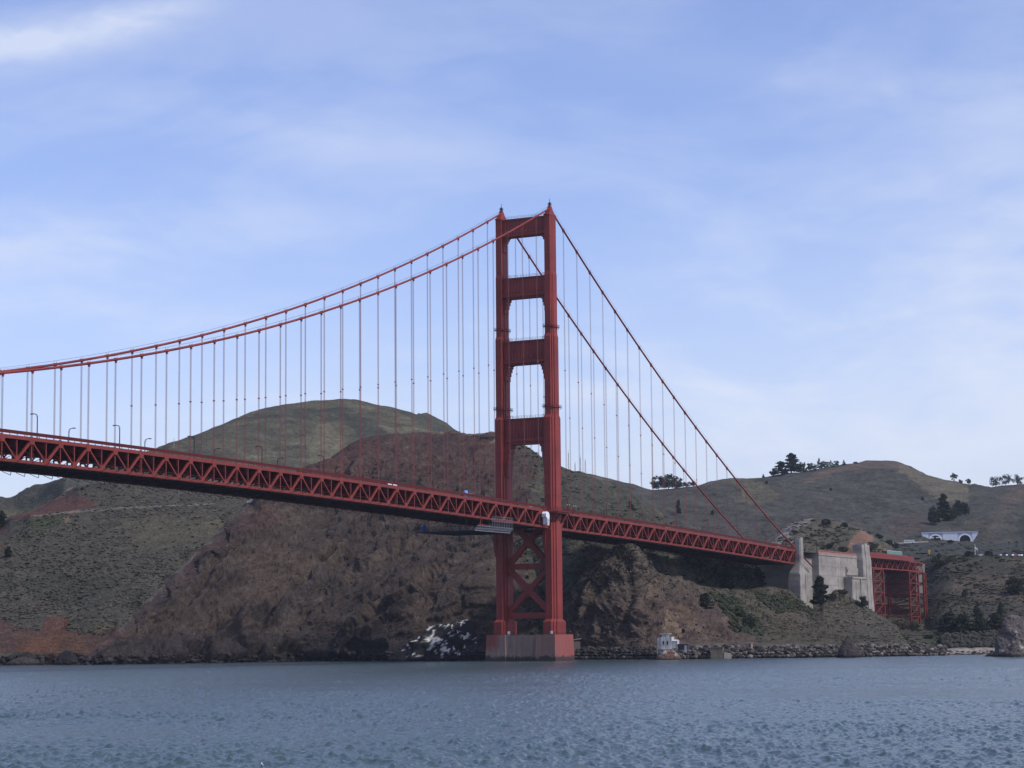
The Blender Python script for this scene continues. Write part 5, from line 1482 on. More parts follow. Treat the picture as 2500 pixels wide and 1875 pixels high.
def plant(kind, layer, u, vb, hpx, wpx, label, mat=None, group=None, lean=0.0, dens=1.0, D=None, name=None, leaf=None):
    p = ground(layer, u, vb) if D is None else at(np.array(u), np.array(vb), np.array(D))
    dist = math.hypot(*(p-CAM)[:2]); k = dist/FPX; sid[0] += 1
    return tree(kind, p, hpx*k, wpx*k, label, sid[0], group, mat, name, leaf, dens, lean)

# on the far ridge
G1 = "trees standing on the far ridge"
plant('round', L_C, 1610, 1201, 38, 44, "left dome of the big dark cypress group on the far ridge, behind the side span", LEAFM, G1)
plant('round', L_C, 1630, 1202, 46, 46, "tallest dark cypress in the group on the far ridge left of the dip", LEAFM, G1)
plant('round', L_C, 1652, 1201, 34, 34, "right-hand cypress of the big group on the far ridge", LEAFM, G1)
plant('round', L_C, 1674, 1199, 18, 24, "small round tree just right of the big cypress group", LEAFM, G1)
plant('round', L_C, 1692, 1192, 15, 18, "smallest round tree at the right end of the row behind the far cable", LEAFM, G1)
plant('gum', L_C, 1882, 1167, 27, 22, "thin open tree standing alone left of the dark cypress on the skyline", LEAFM, G1)
plant('conifer', L_C, 1864, 1171, 8, 6, "tiny pointed tree low on the skyline left of the open tree", LEAFM, G1)
plant('cypress', L_C, 1910, 1166, 32, 48, "broad dark cypress on the skyline, left half of the big clump", LEAFD, G1, dens=1.4)
plant('cypress', L_C, 1932, 1163, 46, 50, "tall dark cypress at the centre of the skyline clump", LEAFD, G1, dens=1.4, lean=2.0)
plant('round', L_C, 1952, 1160, 28, 28, "ragged tree right beside the tall dark skyline cypress", LEAFM, G1)
plant('conifer', L_C, 1966, 1158, 26, 22, "pointed tree right of the ragged skyline tree", LEAFM, G1)
plant('round', L_C, 1981, 1156, 24, 30, "rounded tree in the middle of the skyline row", LEAFM, G1)
plant('conifer', L_C, 1998, 1152, 25, 20, "slender pointed tree right of the rounded one in the skyline row", LEAFM, G1)
plant('round', L_C, 2013, 1151, 20, 30, "low bushy tree before the gap in the skyline row", LEAFM, G1)
plant('conifer', L_C, 2030, 1148, 17, 26, "squat dark tree after the gap in the skyline row", LEAFD, G1)
plant('round', L_C, 2042, 1146, 16, 20, "little round tree touching the squat dark one on the skyline", LEAFD, G1)
plant('conifer', L_C, 2060, 1143, 12, 8, "lone small conifer on the skyline left of the bare hilltop", LEAFD, G1)
plant('bush', L_C, 2087, 1138, 5, 14, "low bush on the skyline next to the bare hilltop", LEAFM, G1)
plant('gum', L_C, 2328, 1184, 20, 24, "open branched tree on the right shoulder of the bare hill", LEAFM, G1)
plant('round', L_C, 2346, 1187, 14, 12, "small tree below the open branched one on the right shoulder", LEAFM, G1)
plant('gum', L_C, 2364, 1191, 18, 20, "thin tree between the shoulder and the saddle at right", LEAFM, G1)
plant('bush', L_C, 2382, 1193, 9, 14, "dark rounded bush in the saddle at right", LEAFD, G1)
plant('round', L_C, 2434, 1196, 30, 34, "leftmost of the three tall airy trees in the right saddle", LEAFM, G1, dens=.55)
plant('round', L_C, 2458, 1195, 30, 36, "middle of the three tall airy trees in the right saddle", LEAFM, G1, dens=.55)
plant('round', L_C, 2482, 1194, 28, 34, "rightmost of the three tall airy trees in the right saddle", LEAFM, G1, dens=.55)
plant('bush', L_C, 2418, 1194, 6, 10, "small bush left of the three tall airy trees", LEAFD, G1)
# above the tunnel
G2 = "dark trees above the tunnel"
plant('cypress', L_C, 2302, 1291, 62, 40, "tallest dark tree above the tunnel portal", LEAFD, G2, dens=1.4)
plant('round', L_C, 2280, 1300, 42, 40, "dark tree directly above the portal's left end", LEAFD, G2, dens=1.3)
plant('round', L_C, 2323, 1293, 30, 34, "short dark tree above the middle of the portal", LEAFD, G2, dens=1.2)
plant('round', L_C, 2346, 1276, 46, 50, "spreading dark tree highest up on the right above the portal", LEAFD, G2, dens=1.3)
plant('round', L_C, 2252, 1226, 10, 8, "single small dark tree in the middle of the far slope", LEAFD, G2)
plant('round', L_C, 2028, 1211, 8, 8, "single dark shrub high on the far slope above the knoll", LEAFD, G2)
plant('round', L_C, 1871, 1207, 8, 8, "lone dark shrub on the far slope under the skyline cypress", LEAFD, G2)
# on the knoll
G3 = "dark shrubs on the knoll"
plant('bush', L_K, 2017, 1283, 17, 26, "largest dark dome shaped shrub on top of the knoll", LEAFD, G3, dens=2.2)
plant('bush', L_K, 2062, 1288, 11, 18, "smaller dark dome shrub right of the largest one on the knoll", LEAFD, G3, dens=2.0)
plant('bush', L_K, 2147, 1315, 15, 22, "dark shrub on the knoll's right shoulder above the orange scar", LEAFD, G3, dens=1.6)
plant('bush', L_K, 2168, 1332, 13, 22, "dark shrub lowest down on the knoll's right shoulder", LEAFD, G3, dens=1.6)
plant('round', L_K, 2026, 1341, 16, 20, "dark tree on the knoll just above the anchorage wall", LEAFD, G3)
plant('round', L_K, 2060, 1346, 10, 26, "low dark thicket left of the orange scar on the knoll", LEAFM, G3)
plant('round', L_K, 2128, 1350, 20, 26, "grey leafless looking tree behind the right pylon", LEAFM, G3)
plant('round', L_I, 2186, 1343, 18, 24, "dark bush beside the road left of the bus", LEAFD, G3)
plant('bush', L_I, 2319, 1325, 7, 22, "low dark shrub in front of the tunnel between its two arches", LEAFD, G3, D=2200)
# slope above the side span
G4 = "dark trees on the slope above the side span"
plant('conifer', L_B, 1530, 1264, 24, 32, "spreading dark conifer just above the railing right of the tower", LEAFD, G4, dens=1.5)
plant('cypress', L_C, 1655, 1272, 33, 13, "tall narrow tree on a bare trunk between the two rear cables", LEAFD, G4)
plant('round', L_C, 1742, 1276, 13, 9, "small dark tree halfway up the slope between the cables", LEAFD, G4)
plant('bush', L_B, 1683, 1290, 8, 16, "dark round shrub right above the bridge railing", LEAFD, G4)
plant('round', L_H, 1021, 1013, 7, 8, "tiny tree on the notch of the round hill's skyline", LEAFD, G4)
# round the anchorage and the bluff
G5 = "dark trees round the anchorage and under the side span"
plant('cypress', L_E, 2004, 1478, 70, 44, "tall layered cypress standing in front of the anchorage", LEAFD, G5, dens=1.5)
plant('round', L_E, 2103, 1487, 32, 38, "round dark tree at the foot of the right pylon", LEAFD, G5, dens=1.6)
plant('bush', L_E, 2052, 1452, 14, 34, "scrubby bush on the rock knob in front of the anchorage", LEAFM, G5)
plant('cypress', L_E, 1712, 1494, 38, 58, "wind-flattened dark cypress on the bluff's right edge", LEAFD, G5, dens=1.6, lean=1.5)
plant('cypress', L_B, 1752, 1462, 58, 44, "tall dark tree in the deck's shadow right of the bluff", LEAFD, G5, dens=1.4)
plant('round', L_B, 1795, 1440, 36, 40, "round dark tree under the side span left of the buttress", LEAFD, G5, dens=1.3)
plant('cypress', L_B, 1842, 1436, 42, 40, "dark tree under the side span nearest to the middle of the bank", LEAFD, G5, dens=1.3)
plant('round', L_B, 1893, 1440, 34, 40, "dark tree close left of the concrete buttress", LEAFD, G5, dens=1.3)
plant('bush', L_E, 1800, 1512, 34, 40, "deep green bush in the gully right of the flattened cypress", LEAFG, G5, dens=1.4)
plant('bush', L_E, 1822, 1535, 28, 46, "darker bush below the deep green one in the gully", LEAFD, G5, dens=1.4)
plant('round', L_E, 1666, 1560, 12, 7, "small dark tree above the white station's annex", LEAFD, G5)
# the cove at the right
G6 = "cypresses and conifers in the cove at the right"
plant('cypress', L_G, 2318, 1552, 52, 66, "leftmost broad cypress of the dark grove behind the beach", LEAFD, G6, dens=1.8)
plant('cypress', L_G, 2352, 1550, 44, 64, "second broad cypress of the dark grove behind the beach", LEAFD, G6, dens=1.8)
plant('cypress', L_G, 2392, 1548, 40, 62, "third cypress of the dark grove, right of the two broad ones", LEAFD, G6, dens=1.6)
plant('cypress', L_G, 2432, 1545, 42, 60, "rightmost cypress of the grove, behind the sea rock", LEAFD, G6, dens=1.6)
plant('conifer', L_G, 2386, 1506, 34, 26, "pointed dark conifer above the middle of the grove", LEAFD, G6, dens=1.5)
plant('conifer', L_G, 2444, 1510, 36, 32, "broad dark conifer above the sea rock", LEAFD, G6, dens=1.5)
plant('round', L_G, 2480, 1452, 46, 52, "big round dark tree at the picture's right edge", LEAFD, G6, dens=1.9)
plant('conifer', L_G, 2354, 1459, 18, 12, "small dark conifer alone on the brown slope", LEAFD, G6)
plant('conifer', L_G, 2322, 1505, 20, 12, "slim dark conifer left of the pointed one", LEAFD, G6)
plant('round', L_G, 2290, 1385, 34, 34, "leafy green tree at the end of the viaduct", LEAFG, G6, dens=1.5)
plant('bush', L_G, 2320, 1370, 16, 34, "bushy green shrub at the plateau's left edge", LEAFG, G6)
plant('bush', L_G, 2294, 1578, 15, 14, "little round bush on the green behind the beach", LEAFD, G6)
plant('bush', L_G, 2268, 1565, 13, 26, "low dark bush on the green at the bank's end", LEAFD, G6)
plant('round', L_G, 2365, 1357, 14, 26, "rounded tree left of the flagpole", LEAFD, G6)
plant('round', L_G, 2413, 1357, 15, 24, "rounded tree right of the flagpole", LEAFM, G6)
plant('bush', L_G, 2232, 1545, 26, 34, "thick bush at the foot of the viaduct's legs", LEAFG, G6, dens=1.3)
# left slope
G7 = "dark trees at the left edge"
plant('cypress', L_B, 2, 1290, 40, 44, "dark wind-shaped tree cut by the picture's left edge", LEAFD, G7, dens=1.5)
plant('round', L_B, 20, 1362, 28, 20, "small dark tree on the scrub slope near the left edge", LEAFD, G7, dens=1.4)
plant('bush', L_B, 200, 1195, 7, 8, "dark bush beside the orange scar under the deck", LEAFD, G7)
plant('bush', L_B, 648, 1609, 8, 12, "small yellow green bush at the foot of the cliff", simple("yellow green shrub foliage", (0.16, 0.19, 0.05), .9, .3, .8), G7)

# ---- uncountable scrub, one object for each hillside
ICO = None
def ico(sub):
    bm = bmesh.new(); bmesh.ops.create_icosphere(bm, subdivisions=sub, radius=1.0)
    v = np.array([q.co[:] for q in bm.verts]); f = np.array([[q.index for q in fc.verts] for fc in bm.faces]); bm.free()
    return v, f
IV, IF = ico(1)
def scatter(name, layer, n, weight, rmin, rmax, cols, label, flat=.38, sink=.34, seed=1, jitter=.35, rough=.95, spiky=False, zr=None):
    P, nrm, pu, pv = LAYERS[layer]
    rng = np.random.default_rng(seed)
    Pf = P.reshape(-1, 3); u = pu.ravel(); v = pv.ravel()
    # equal chance per unit of picture area
    du = np.abs(np.gradient(pu, axis=1))*np.abs(np.gradient(pv, axis=0))
    w = weight(Pf, u, v)*du.ravel()
    if zr: w = w*((Pf[:, 2] > zr[0]) & (Pf[:, 2] < zr[1]))
    w = np.clip(w, 0, None); w /= w.sum()
    k = rng.choice(len(Pf), n, p=w)
    c = Pf[k] + rng.normal(size=(n, 3))*np.array((.5, .5, 0))
    r = rmin + (rmax-rmin)*rng.random(n)**2
    m = len(IV)
    vv = IV[None]*(1 + jitter*rng.normal(size=(n, m, 1)))*r[:, None, None]
    vv = vv*(1+.35*rng.normal(size=(n, 1, 3))*np.array((1, 1, .5)))
    vv[:, :, 2] *= flat; vv[:, :, 2] += (r*flat*(1-2*sink))[:, None]
    vv = vv + c[:, None]
    ff = (IF[None] + (np.arange(n)*m)[:, None, None]).reshape(-1, 3)
    cols = np.array(cols)*ALB; col = cols[rng.integers(0, len(cols), n)]*(.75+.5*rng.random((n, 1)))
    me = fast_mesh(name, vv, ff)
    ca = me.color_attributes.new('soil', 'FLOAT_COLOR', 'POINT')
    c4 = np.concatenate([np.repeat(col, m, 0), np.ones((n*m, 1))], 1).astype(np.float32); ca.data.foreach_set('color', c4.ravel())
    me.materials.append(SCRUBMAT)
    o = bpy.data.objects.new(name, me); COL.objects.link(o); tag(o, label, kind='stuff')
SCRUBMAT = attr_mat("scrub and loose stone", .95, .35, .7, 0.5, .3, 5.0)
GRN = [(0.112, 0.103, 0.078), (0.098, 0.092, 0.068), (0.084, 0.081, 0.058), (0.13, 0.12, 0.094), (0.094, 0.09, 0.060), (0.074, 0.072, 0.050)]
def w_left(P, u, v):
    u = u + fbm(P, 14, 4)*30; v = v + fbm(P + 50, 14, 4)*30
    w = 1.0*((v < rib(u)-6) | (u < 235))*(v < 1545)*(u < 650)*(u > -170)
    w = w*np.where(in_poly(u, v, [(20,1264),(90,1240),(140,1212),(180,1202),(245,1232),(205,1252),(110,1257),(45,1278)]) | in_poly(u, v, [(70,1600),(108,1514),(138,1506),(166,1512),(165,1600)]) | in_poly(u, v, [(-60,1285),(30,1285),(22,1312),(-60,1314)]) | in_poly(u, v, [(-150,1600),(-150,1522),(22,1510),(60,1540),(260,1548),(300,1600)]), .06, 1)
    w = w*np.where(in_poly(u, v, [(300,1270),(420,1255),(560,1270),(480,1340),(340,1345)]), .25, 1)
    return w*(.35+np.clip(fbm(P, 35, 3)*2+.5, 0, 1))
scatter("scrub", L_B, 9000, w_left, .25, 1.15, GRN, "grey green scrub covering the slope at the left", seed=2)
def w_flank(P, u, v):
    f = sstep(u - np.interp(v, [1060, 1150, 1250, 1330, 1400], [1225, 1265, 1280, 1260, 1260]), -10, 30)
    return f*np.clip(.25+fbm(P, 25, 3)*2.5, .05, 1)
scatter("scrub", L_B, 5500, w_flank, .4, 1.7, [(0.066, 0.07, 0.048), (0.076, 0.08, 0.054), (0.092, 0.09, 0.06), (0.054, 0.058, 0.04)], "dark green scrub on the slope behind the side span", seed=3)
def w_bank(P, u, v):
    return (1-sstep(-u + (v-1440)*1.1, -1740, -1690))*np.clip(.3+fbm(P, 16, 3)*2.2, .05, 1)
scatter("scrub", L_E, 4200, w_bank, .3, 1.0, [(0.052, 0.056, 0.036), (0.066, 0.068, 0.042), (0.09, 0.084, 0.055), (0.11, 0.098, 0.066)], "low scrub dotted over the grassy bank below the side span", seed=4, zr=(7, 99))
scatter("scrub", L_E, 700, lambda P, u, v: sstep(-u + (v-1440)*1.1, -1740, -1690)*sstep(-v, -1480, -1330), .35, 1.0, [(0.05, 0.055, 0.035), (0.08, 0.075, 0.05)], "sparse scrub on the upper bluff", seed=5, zr=(8, 99))
scatter("scrub", L_G, 6500, lambda P, u, v: np.clip(.35+fbm(P, 28, 3)*2.2, .08, 1)*(u > 2180)*(u < 2700), .4, 1.7, [(0.058, 0.06, 0.044), (0.07, 0.072, 0.05), (0.095, 0.088, 0.064), (0.085, 0.072, 0.058), (0.06, 0.066, 0.04)], "mixed scrub over the slope at the right", seed=6, zr=(6, 99))
scatter("thicket", L_G, 2600, lambda P, u, v: 1.0*in_poly(u, v, [(2290,1548),(2340,1546),(2440,1548),(2600,1545),(2600,1585),(2310,1585)]), .7, 1.7, [(0.06, 0.062, 0.05), (0.05, 0.054, 0.042), (0.07, 0.07, 0.054)], "soft grey green thicket between the grove and the beach", seed=7, flat=.9, zr=(3, 40))
scatter("scrub", L_K, 2600, lambda P, u, v: np.clip(.3+fbm(P, 20, 3)*2.2, .02, 1)*(~in_poly(u, v, [(2065,1350),(2078,1318),(2100,1296),(2135,1310),(2112,1352)])), .6, 2.0, [(0.05, 0.054, 0.036), (0.065, 0.066, 0.045), (0.09, 0.084, 0.058)], "scrub over the knoll behind the anchorage", seed=8)
scatter("scrub", L_I, 3200, lambda P, u, v: np.clip(.4+fbm(P, 25, 3)*2.2, .05, 1)*(u < 2700), .8, 2.8, [(0.042, 0.048, 0.036), (0.055, 0.06, 0.045), (0.075, 0.074, 0.056)], "scrub on the bank below the tunnel road", seed=9)
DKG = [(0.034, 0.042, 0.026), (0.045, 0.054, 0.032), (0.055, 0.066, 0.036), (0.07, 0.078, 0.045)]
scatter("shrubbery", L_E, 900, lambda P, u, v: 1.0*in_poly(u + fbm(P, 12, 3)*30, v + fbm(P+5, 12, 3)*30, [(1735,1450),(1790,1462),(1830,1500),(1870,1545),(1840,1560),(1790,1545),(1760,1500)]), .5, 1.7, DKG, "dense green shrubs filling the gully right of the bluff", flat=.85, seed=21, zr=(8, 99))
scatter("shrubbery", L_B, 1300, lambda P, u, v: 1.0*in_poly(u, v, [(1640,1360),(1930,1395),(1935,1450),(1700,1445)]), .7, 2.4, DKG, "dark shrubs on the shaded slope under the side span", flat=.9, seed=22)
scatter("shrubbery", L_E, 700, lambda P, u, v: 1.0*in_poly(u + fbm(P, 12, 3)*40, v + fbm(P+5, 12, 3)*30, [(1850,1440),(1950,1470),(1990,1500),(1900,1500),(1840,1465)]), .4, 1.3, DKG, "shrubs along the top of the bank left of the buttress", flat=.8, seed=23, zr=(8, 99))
# ---- loose stone and riprap
STN = [(0.10, 0.09, 0.082), (0.14, 0.125, 0.11), (0.075, 0.068, 0.064), (0.19, 0.17, 0.15), (0.06, 0.054, 0.052)]
def w_shore(P, u, v): return (u > 1600)*1.0*(P[:, 2] < 5.6)*(P[:, 2] > -.6)
scatter("riprap", L_E, 3400, w_shore, .3, 1.5, [(q*.8, w*.8, e*.8) for q, w, e in STN]+[(0.035, .032, .032), (0.22, .20, .17)], "boulders heaped along the shore below the road", flat=.75, seed=10, sink=.2, jitter=.22, zr=(-.8, 5.6))
scatter("riprap", L_E, 1500, lambda P, u, v: (u > 1385)*(u < 1615)*1.0*(P[:, 2] < 5.6)*(P[:, 2] > -.6), .35, 1.3, [(0.05, .045, .043), (0.07, .062, .058), (0.035, .032, .032), (0.10, .09, .08)], "dark boulders heaped between the pier and the white station", flat=.75, seed=15, sink=.2, jitter=.22, zr=(-.8, 5.6))
scatter("riprap", L_G, 700, lambda P, u, v: 1.0*(P[:, 2] < 2.0)*(u < 2700), .4, 1.1, STN+[(0.3, .28, .24)], "pale stones along the beach at the right", flat=.7, seed=11, sink=.2, jitter=.22, zr=(-.8, 2.0))
def w_cliff(P, u, v): return sstep(v - rib(u), 0, 10)*sstep(u, 235, 260)*sstep(-u, -1260, -1210)*np.clip(.2+fbm(P, 22, 3)*2.4, .02, 1)
scatter("loose_rock", L_B, 1500, w_cliff, .2, .7, [(0.075, 0.06, 0.051), (0.095, 0.08, 0.068), (0.062, 0.052, 0.046), (0.12, 0.105, 0.09), (0.08, 0.06, 0.052)], "broken rock strewn over the bare cliff", flat=.8, seed=12, jitter=.25)
scatter("loose_rock", L_B, 1500, lambda P, u, v: (u < 1330)*(u > -200)*1.0, .4, 1.7, [(0.03, 0.028, 0.028), (0.045, 0.04, 0.038), (0.06, 0.05, 0.045)], "dark boulders along the foot of the cliff", flat=.7, seed=13, jitter=.25, zr=(-1, 4.5))
scatter("loose_rock", L_E, 1100, lambda P, u, v: sstep(-u + (v-1440)*1.1, -1730, -1680)*1.0, .2, .8, [(0.10, 0.08, 0.068), (0.14, 0.12, 0.10), (0.06, 0.05, 0.046), (0.18, 0.15, 0.12)], "broken rock on the bluff", flat=.8, seed=14, jitter=.25, zr=(8, 99))

# ---- single rocks
def rock(name, pos, dims, label, seed, paint, peak=(0, 0), rough=.22, power=.8):
    v, f = ico(6)
    v = v/np.linalg.norm(v, axis=1)[:, None]
    z = (v[:, 2]+1)/2
    prof = np.clip(1-z, 0, 1)**power*1.0
    hxy = v[:, :2]/np.maximum(np.linalg.norm(v[:, :2], axis=1)[:, None], 1e-6)
    rr = np.where(v[:, 2] > 0, (1-v[:, 2])**power, 1.0)
    rr = np.where(v[:, 2] <= 0, 1.0*np.sqrt(np.maximum(1-v[:, 2]**2, 0))**.3, rr)
    p = np.stack([hxy[:, 0]*rr*dims[0]/2 + peak[0]*np.clip(v[:, 2], 0, 1), hxy[:, 1]*rr*dims[1]/2 + peak[1]*np.clip(v[:, 2], 0, 1), np.where(v[:, 2] > 0, v[:, 2]*dims[2], v[:, 2]*6)], 1)
    S_ = min(dims)
    d = p.copy(); d[:, 2] *= .4; d /= np.linalg.norm(d, axis=1)[:, None]+1e-6
    q = p + seed*13.0
    amp = rough*S_*(fbm(q, S_*.55, 5, .58, ridged=True)) + .5*fbm(q, 1.2, 3)
    p = p + d*amp[:, None]
    col = paint(q, p, dims)
    me = bpy.data.meshes.new(name); me.from_pydata(p.tolist(), [], f.tolist())
    ca = me.color_attributes.new('soil', 'FLOAT_COLOR', 'POINT')
    ca.data.foreach_set('color', np.concatenate([col, np.ones((len(p), 1))], 1).astype(np.float32).ravel())
    me.materials.append(SCRUBMAT)
    o = bpy.data.objects.new(name, me); COL.objects.link(o); o.location = tuple(pos); o.rotation_euler = (0, 0, YAW-math.pi/2)
    tag(o, label, "rock"); return o
def guano(base, whit, thr, frac):
    def f(q, p, dims):
        n = fbm(q*np.array((1, 1, .4)), 2.0, 4, .7); n2 = fbm(q+40, 8, 3); c = np.broadcast_to(np.array(base), p.shape)*(1+.5*fbm(q, 2.5, 3)[:, None])
        w = sstep(n + .5*n2, thr, thr+.09)*sstep(p[:, 2], 1.5, 4)*frac
        c = c*(1-w[:, None]) + np.array(whit)*w[:, None]
        wet = sstep(-p[:, 2], -2.2, -1.0)
        return c*(1-.75*wet[:, None])
    return f
q = at_z(np.array(2492.0), np.array(1128.0), -0.5)
rock("sea_rock", q, (27, 20, 20.5), "jagged pale-streaked rock rising from the water at the right edge", 3, guano((0.105, 0.088, 0.08), (0.40, 0.36, 0.31), .10, .75), peak=(-2.0, 0), rough=.26, power=.62)
q = at_z(np.array(2560.0), np.array(1135.0), -0.5)
rock("sea_rock", q, (16, 14, 11), "lower rock behind the jagged one at the very right edge", 4, guano((0.105, 0.088, 0.08), (0.40, 0.36, 0.31), .10, .7), rough=.26, power=.6)
q = at_z(np.array(2418.0), np.array(1142.0), -0.5)
rock("sea_rock", q, (7, 5, 2.4), "flat dark rock at the waterline beside the jagged rock", 5, guano((0.05, 0.044, 0.042), (0.3, 0.28, 0.25), .3, .5), rough=.25)
q = at_z(np.array(1066.0), np.array(1180.0), -0.5)
rock("shore_rock", q, (44, 22, 21), "black rock splashed with white bird droppings left of the pier", 6, guano((0.020, 0.019, 0.020), (0.66, 0.645, 0.59), .09, .93), peak=(11, 3), rough=.62, power=.75)
q = at_z(np.array(975.0), np.array(1178.0), -0.5)
rock("shore_rock", q, (14, 8, 6), "small black rock at the waterline left of the white splashed one", 7, guano((0.02, 0.019, 0.02), (0.6, 0.6, 0.55), .26, .8), rough=.3)
q = at_z(np.array(1632.0), np.array(1124.0), -1.0)
rock("shore_rock", q, (14, 8, 5.6), "rust red rock under the white fog station", 8, guano((0.12, 0.074, 0.058), (0.42, 0.39, 0.36), .12, .7), rough=.22, power=.45)
q = at_z(np.array(2072.0), np.array(1152.0), -0.5)
rock("shore_rock", q, (13, 8, 11), "dark pyramid-shaped rock on the shore in front of the grassy bank", 9, guano((0.06, 0.052, 0.05), (0.2, 0.18, 0.16), .3, .4), rough=.25, power=.8)
q = at_z(np.array(165.0), np.array(1178.0), -0.5)
rock("shore_rock", q, (15, 9, 7.5), "black knobbly rock at the waterline below the orange scar", 10, guano((0.025, 0.023, 0.025), (0.2, 0.18, 0.16), .35, .3), rough=.3, power=.7)
q = at_z(np.array(60.0), np.array(1188.0), -0.5)
rock("shore_rock", q, (22, 9, 4.5), "low grey brown rock shelf at the left waterline", 11, guano((0.055, 0.048, 0.045), (0.5, 0.48, 0.45), .34, .4), rough=.3, power=.5)
q = ground(L_B, 612, 1238)
rock("outcrop", q-np.array((0, 0, 1.0)), (9, 5, 3.6), "pale outcrop at the top of the rib under the deck", 12, guano((0.24, 0.225, 0.2), (0.36, 0.34, 0.31), .1, .7), rough=.3, power=.6)
# ================================================================ street lamps
def lamp_parts(t):
    m = MB(); m.tube([(0, 0, 0), (0, 0, .8), (0, 0, 7.4)], [.26, .2, .17], 8)
    m.box(-.25, .25, -.25, .25, -.3, .5); m.build("post", BLACK_RED, t)
    m = MB(); pts = [(0, 0, 7.3), (0, 0, 7.8), (-.15, 0, 8.25), (-.5, 0, 8.6), (-1.0, 0, 8.75), (-1.9, 0, 8.78)]
    m.tube(pts, [.17, .15, .13, .13, .12, .12], 7); m.tube([(0, 0, 7.0), (-.5, 0, 7.9), (-.8, 0, 8.6)], .05, 5); m.build("arm", BLACK_RED, t)
    m = MB(); m.loft([[(-3.0, -.28, 8.62), (-1.7, -.28, 8.62), (-1.7, .28, 8.62), (-3.0, .28, 8.62)], [(-3.0, -.3, 8.8), (-1.7, -.3, 8.8), (-1.7, .3, 8.8), (-3.0, .3, 8.8)], [(-2.7, -.16, 8.98), (-1.8, -.16, 8.98), (-1.8, .16, 8.98), (-2.7, .16, 8.98)]])
    m.build("lamp_head", BLACK_RED, t)
BLACK_RED = simple("very dark red lamp steel", (0.045, 0.016, 0.015), .5, .1, 1.0)
ORD = ["first", "second", "third", "fourth", "fifth", "sixth", "seventh", "eighth", "ninth", "tenth", "eleventh", "twelfth", "thirteenth", "fourteenth", "fifteenth", "sixteenth"]
lamp0 = empty("street_lamp", (0, 0, 0)); lamp_parts(lamp0); used_l = False
def copy_tree(o, parent=None):
    c = o.copy(); COL.objects.link(c); c.parent = parent
    for ch in list(o.children): copy_tree(ch, c)
    return c
cnt = {1: 0, -1: 0}
for k in range(16):
    y = (-25.63 + 3*k)*PN
    for s in (1, -1):
        if s == -1 and k == 15: continue
        if abs(y) < 12 or y > 335: continue
        p = (s*(TX-2.2), y, z_chord(y)+.55)
        uu, vv_ = project(np.array(p)+np.array((0, 0, 8)))
        if uu < -5: continue
        o = lamp0 if not used_l else copy_tree(lamp0)
        used_l = True
        o.location = p; o.rotation_euler = (0, 0, 0 if s > 0 else math.pi)
        cnt[s] += 1
        side = "near railing, arm pointing left" if s > 0 else "far railing, arm pointing right"
        tag(o, f"{ORD[cnt[s]-1]} dark street lamp from the left along the {side}", "street lamp", "street lamps along the bridge deck")
for i, (y, x, wh) in enumerate(((395, 8, "left one of two lamps on the anchorage road"), (440, 8, "right one of two lamps on the anchorage road"), (495, 9, "lamp on the viaduct right of the right pylon"), (560, 8, "lamp farthest right on the viaduct"))):
    o = copy_tree(lamp0); o.location = (x, y, 64.8 if y < 470 else 66.2); o.rotation_euler = (0, 0, 0)
    tag(o, "dark street " + wh, "street lamp", "street lamps along the bridge deck")
# small floodlights on the tower balcony
def floodlight(p, label):
    t = empty("floodlight", p); tag(t, label, "floodlight", "floodlights round the tower foot")
    m = MB(); m.bar((0, 0, 0), (0, 0, 3.2), .14); m.bar((-.6, 0, 3.0), (.6, 0, 3.0), .1); m.build("post", ORANGE2, t)
    for x in (-.6, .6):
        m = MB(); m.tube([(x, -.3, 3.1), (x, .3, 3.4)], [.34, .2], 8); m.build("lamp_head", simple("pale lamp glass", (.6, .5, .45), .4, .05), t)
floodlight((TX+5.2, 6.4, 73.5), "double floodlight on the right end of the tower balcony")
floodlight((TX+4.0, 8.4, 73.5), "double floodlight behind the one at the balcony's right end")
floodlight((-TX+9, 12, 73.6), "double floodlight on the deck between the two tower legs")
floodlight((TX+5.2, 13.5, 73.2), "double floodlight on the railing just right of the tower balcony")

# ================================================================ maintenance platform slung under the deck
pl = empty("work_platform", (0, -62, 58.5)); pof = np.array((0, -62, 58.5))
tag(pl, "grey maintenance platform slung under the deck just left of the tower", "platform")
def pb(m, name, mat, parent=None):
    o = m.build(name, mat, None, loc=pof); o.parent = parent or pl; o.location = (0, 0, 0); return o
X0, X1, Y0, Y1, Zb = -17.0, 16.8, -86.0, -48.5, 60.6
m = MB(); m.box(X0+1.2, X1-1.2, Y0+1.2, Y1-1.2, Zb, Zb+.25)
for k in range(8): m.box(X0+1.2, X1-1.2, Y0+1.5+(Y1-Y0-3)*k/7-.1, Y0+1.5+(Y1-Y0-3)*k/7+.1, Zb-.35, Zb)
pb(m, "floor", SHADESTEEL)
def lattice(a, b, flare, n, mat, name):
    m = MB(); a = Vector(a); b = Vector(b); fl = Vector(flare)
    for k in range(n+1):
        p = a+(b-a)*k/n; m.bar(p, p+Vector((0, 0, 2.2))+fl, .14)
        if k < n:
            q = a+(b-a)*(k+1)/n; m.bar(p, q+Vector((0, 0, 2.2))+fl, .13)
    m.bar(a, b, .22); m.bar(a+Vector((0, 0, 2.2))+fl, b+Vector((0, 0, 2.2))+fl, .22); m.bar(a+Vector((0, 0, 1.1))+fl*.5, b+Vector((0, 0, 1.1))+fl*.5, .12)
    return pb(m, name, mat)
lattice((X1-1.2, Y0+1.2, Zb), (X1-1.2, Y1-1.2, Zb), (1.1, 0, 0), 22, GREYSTEEL, "side_truss")
lattice((X0+1.2, Y0+1.2, Zb), (X0+1.2, Y1-1.2, Zb), (-1.1, 0, 0), 14, SHADESTEEL, "side_truss")
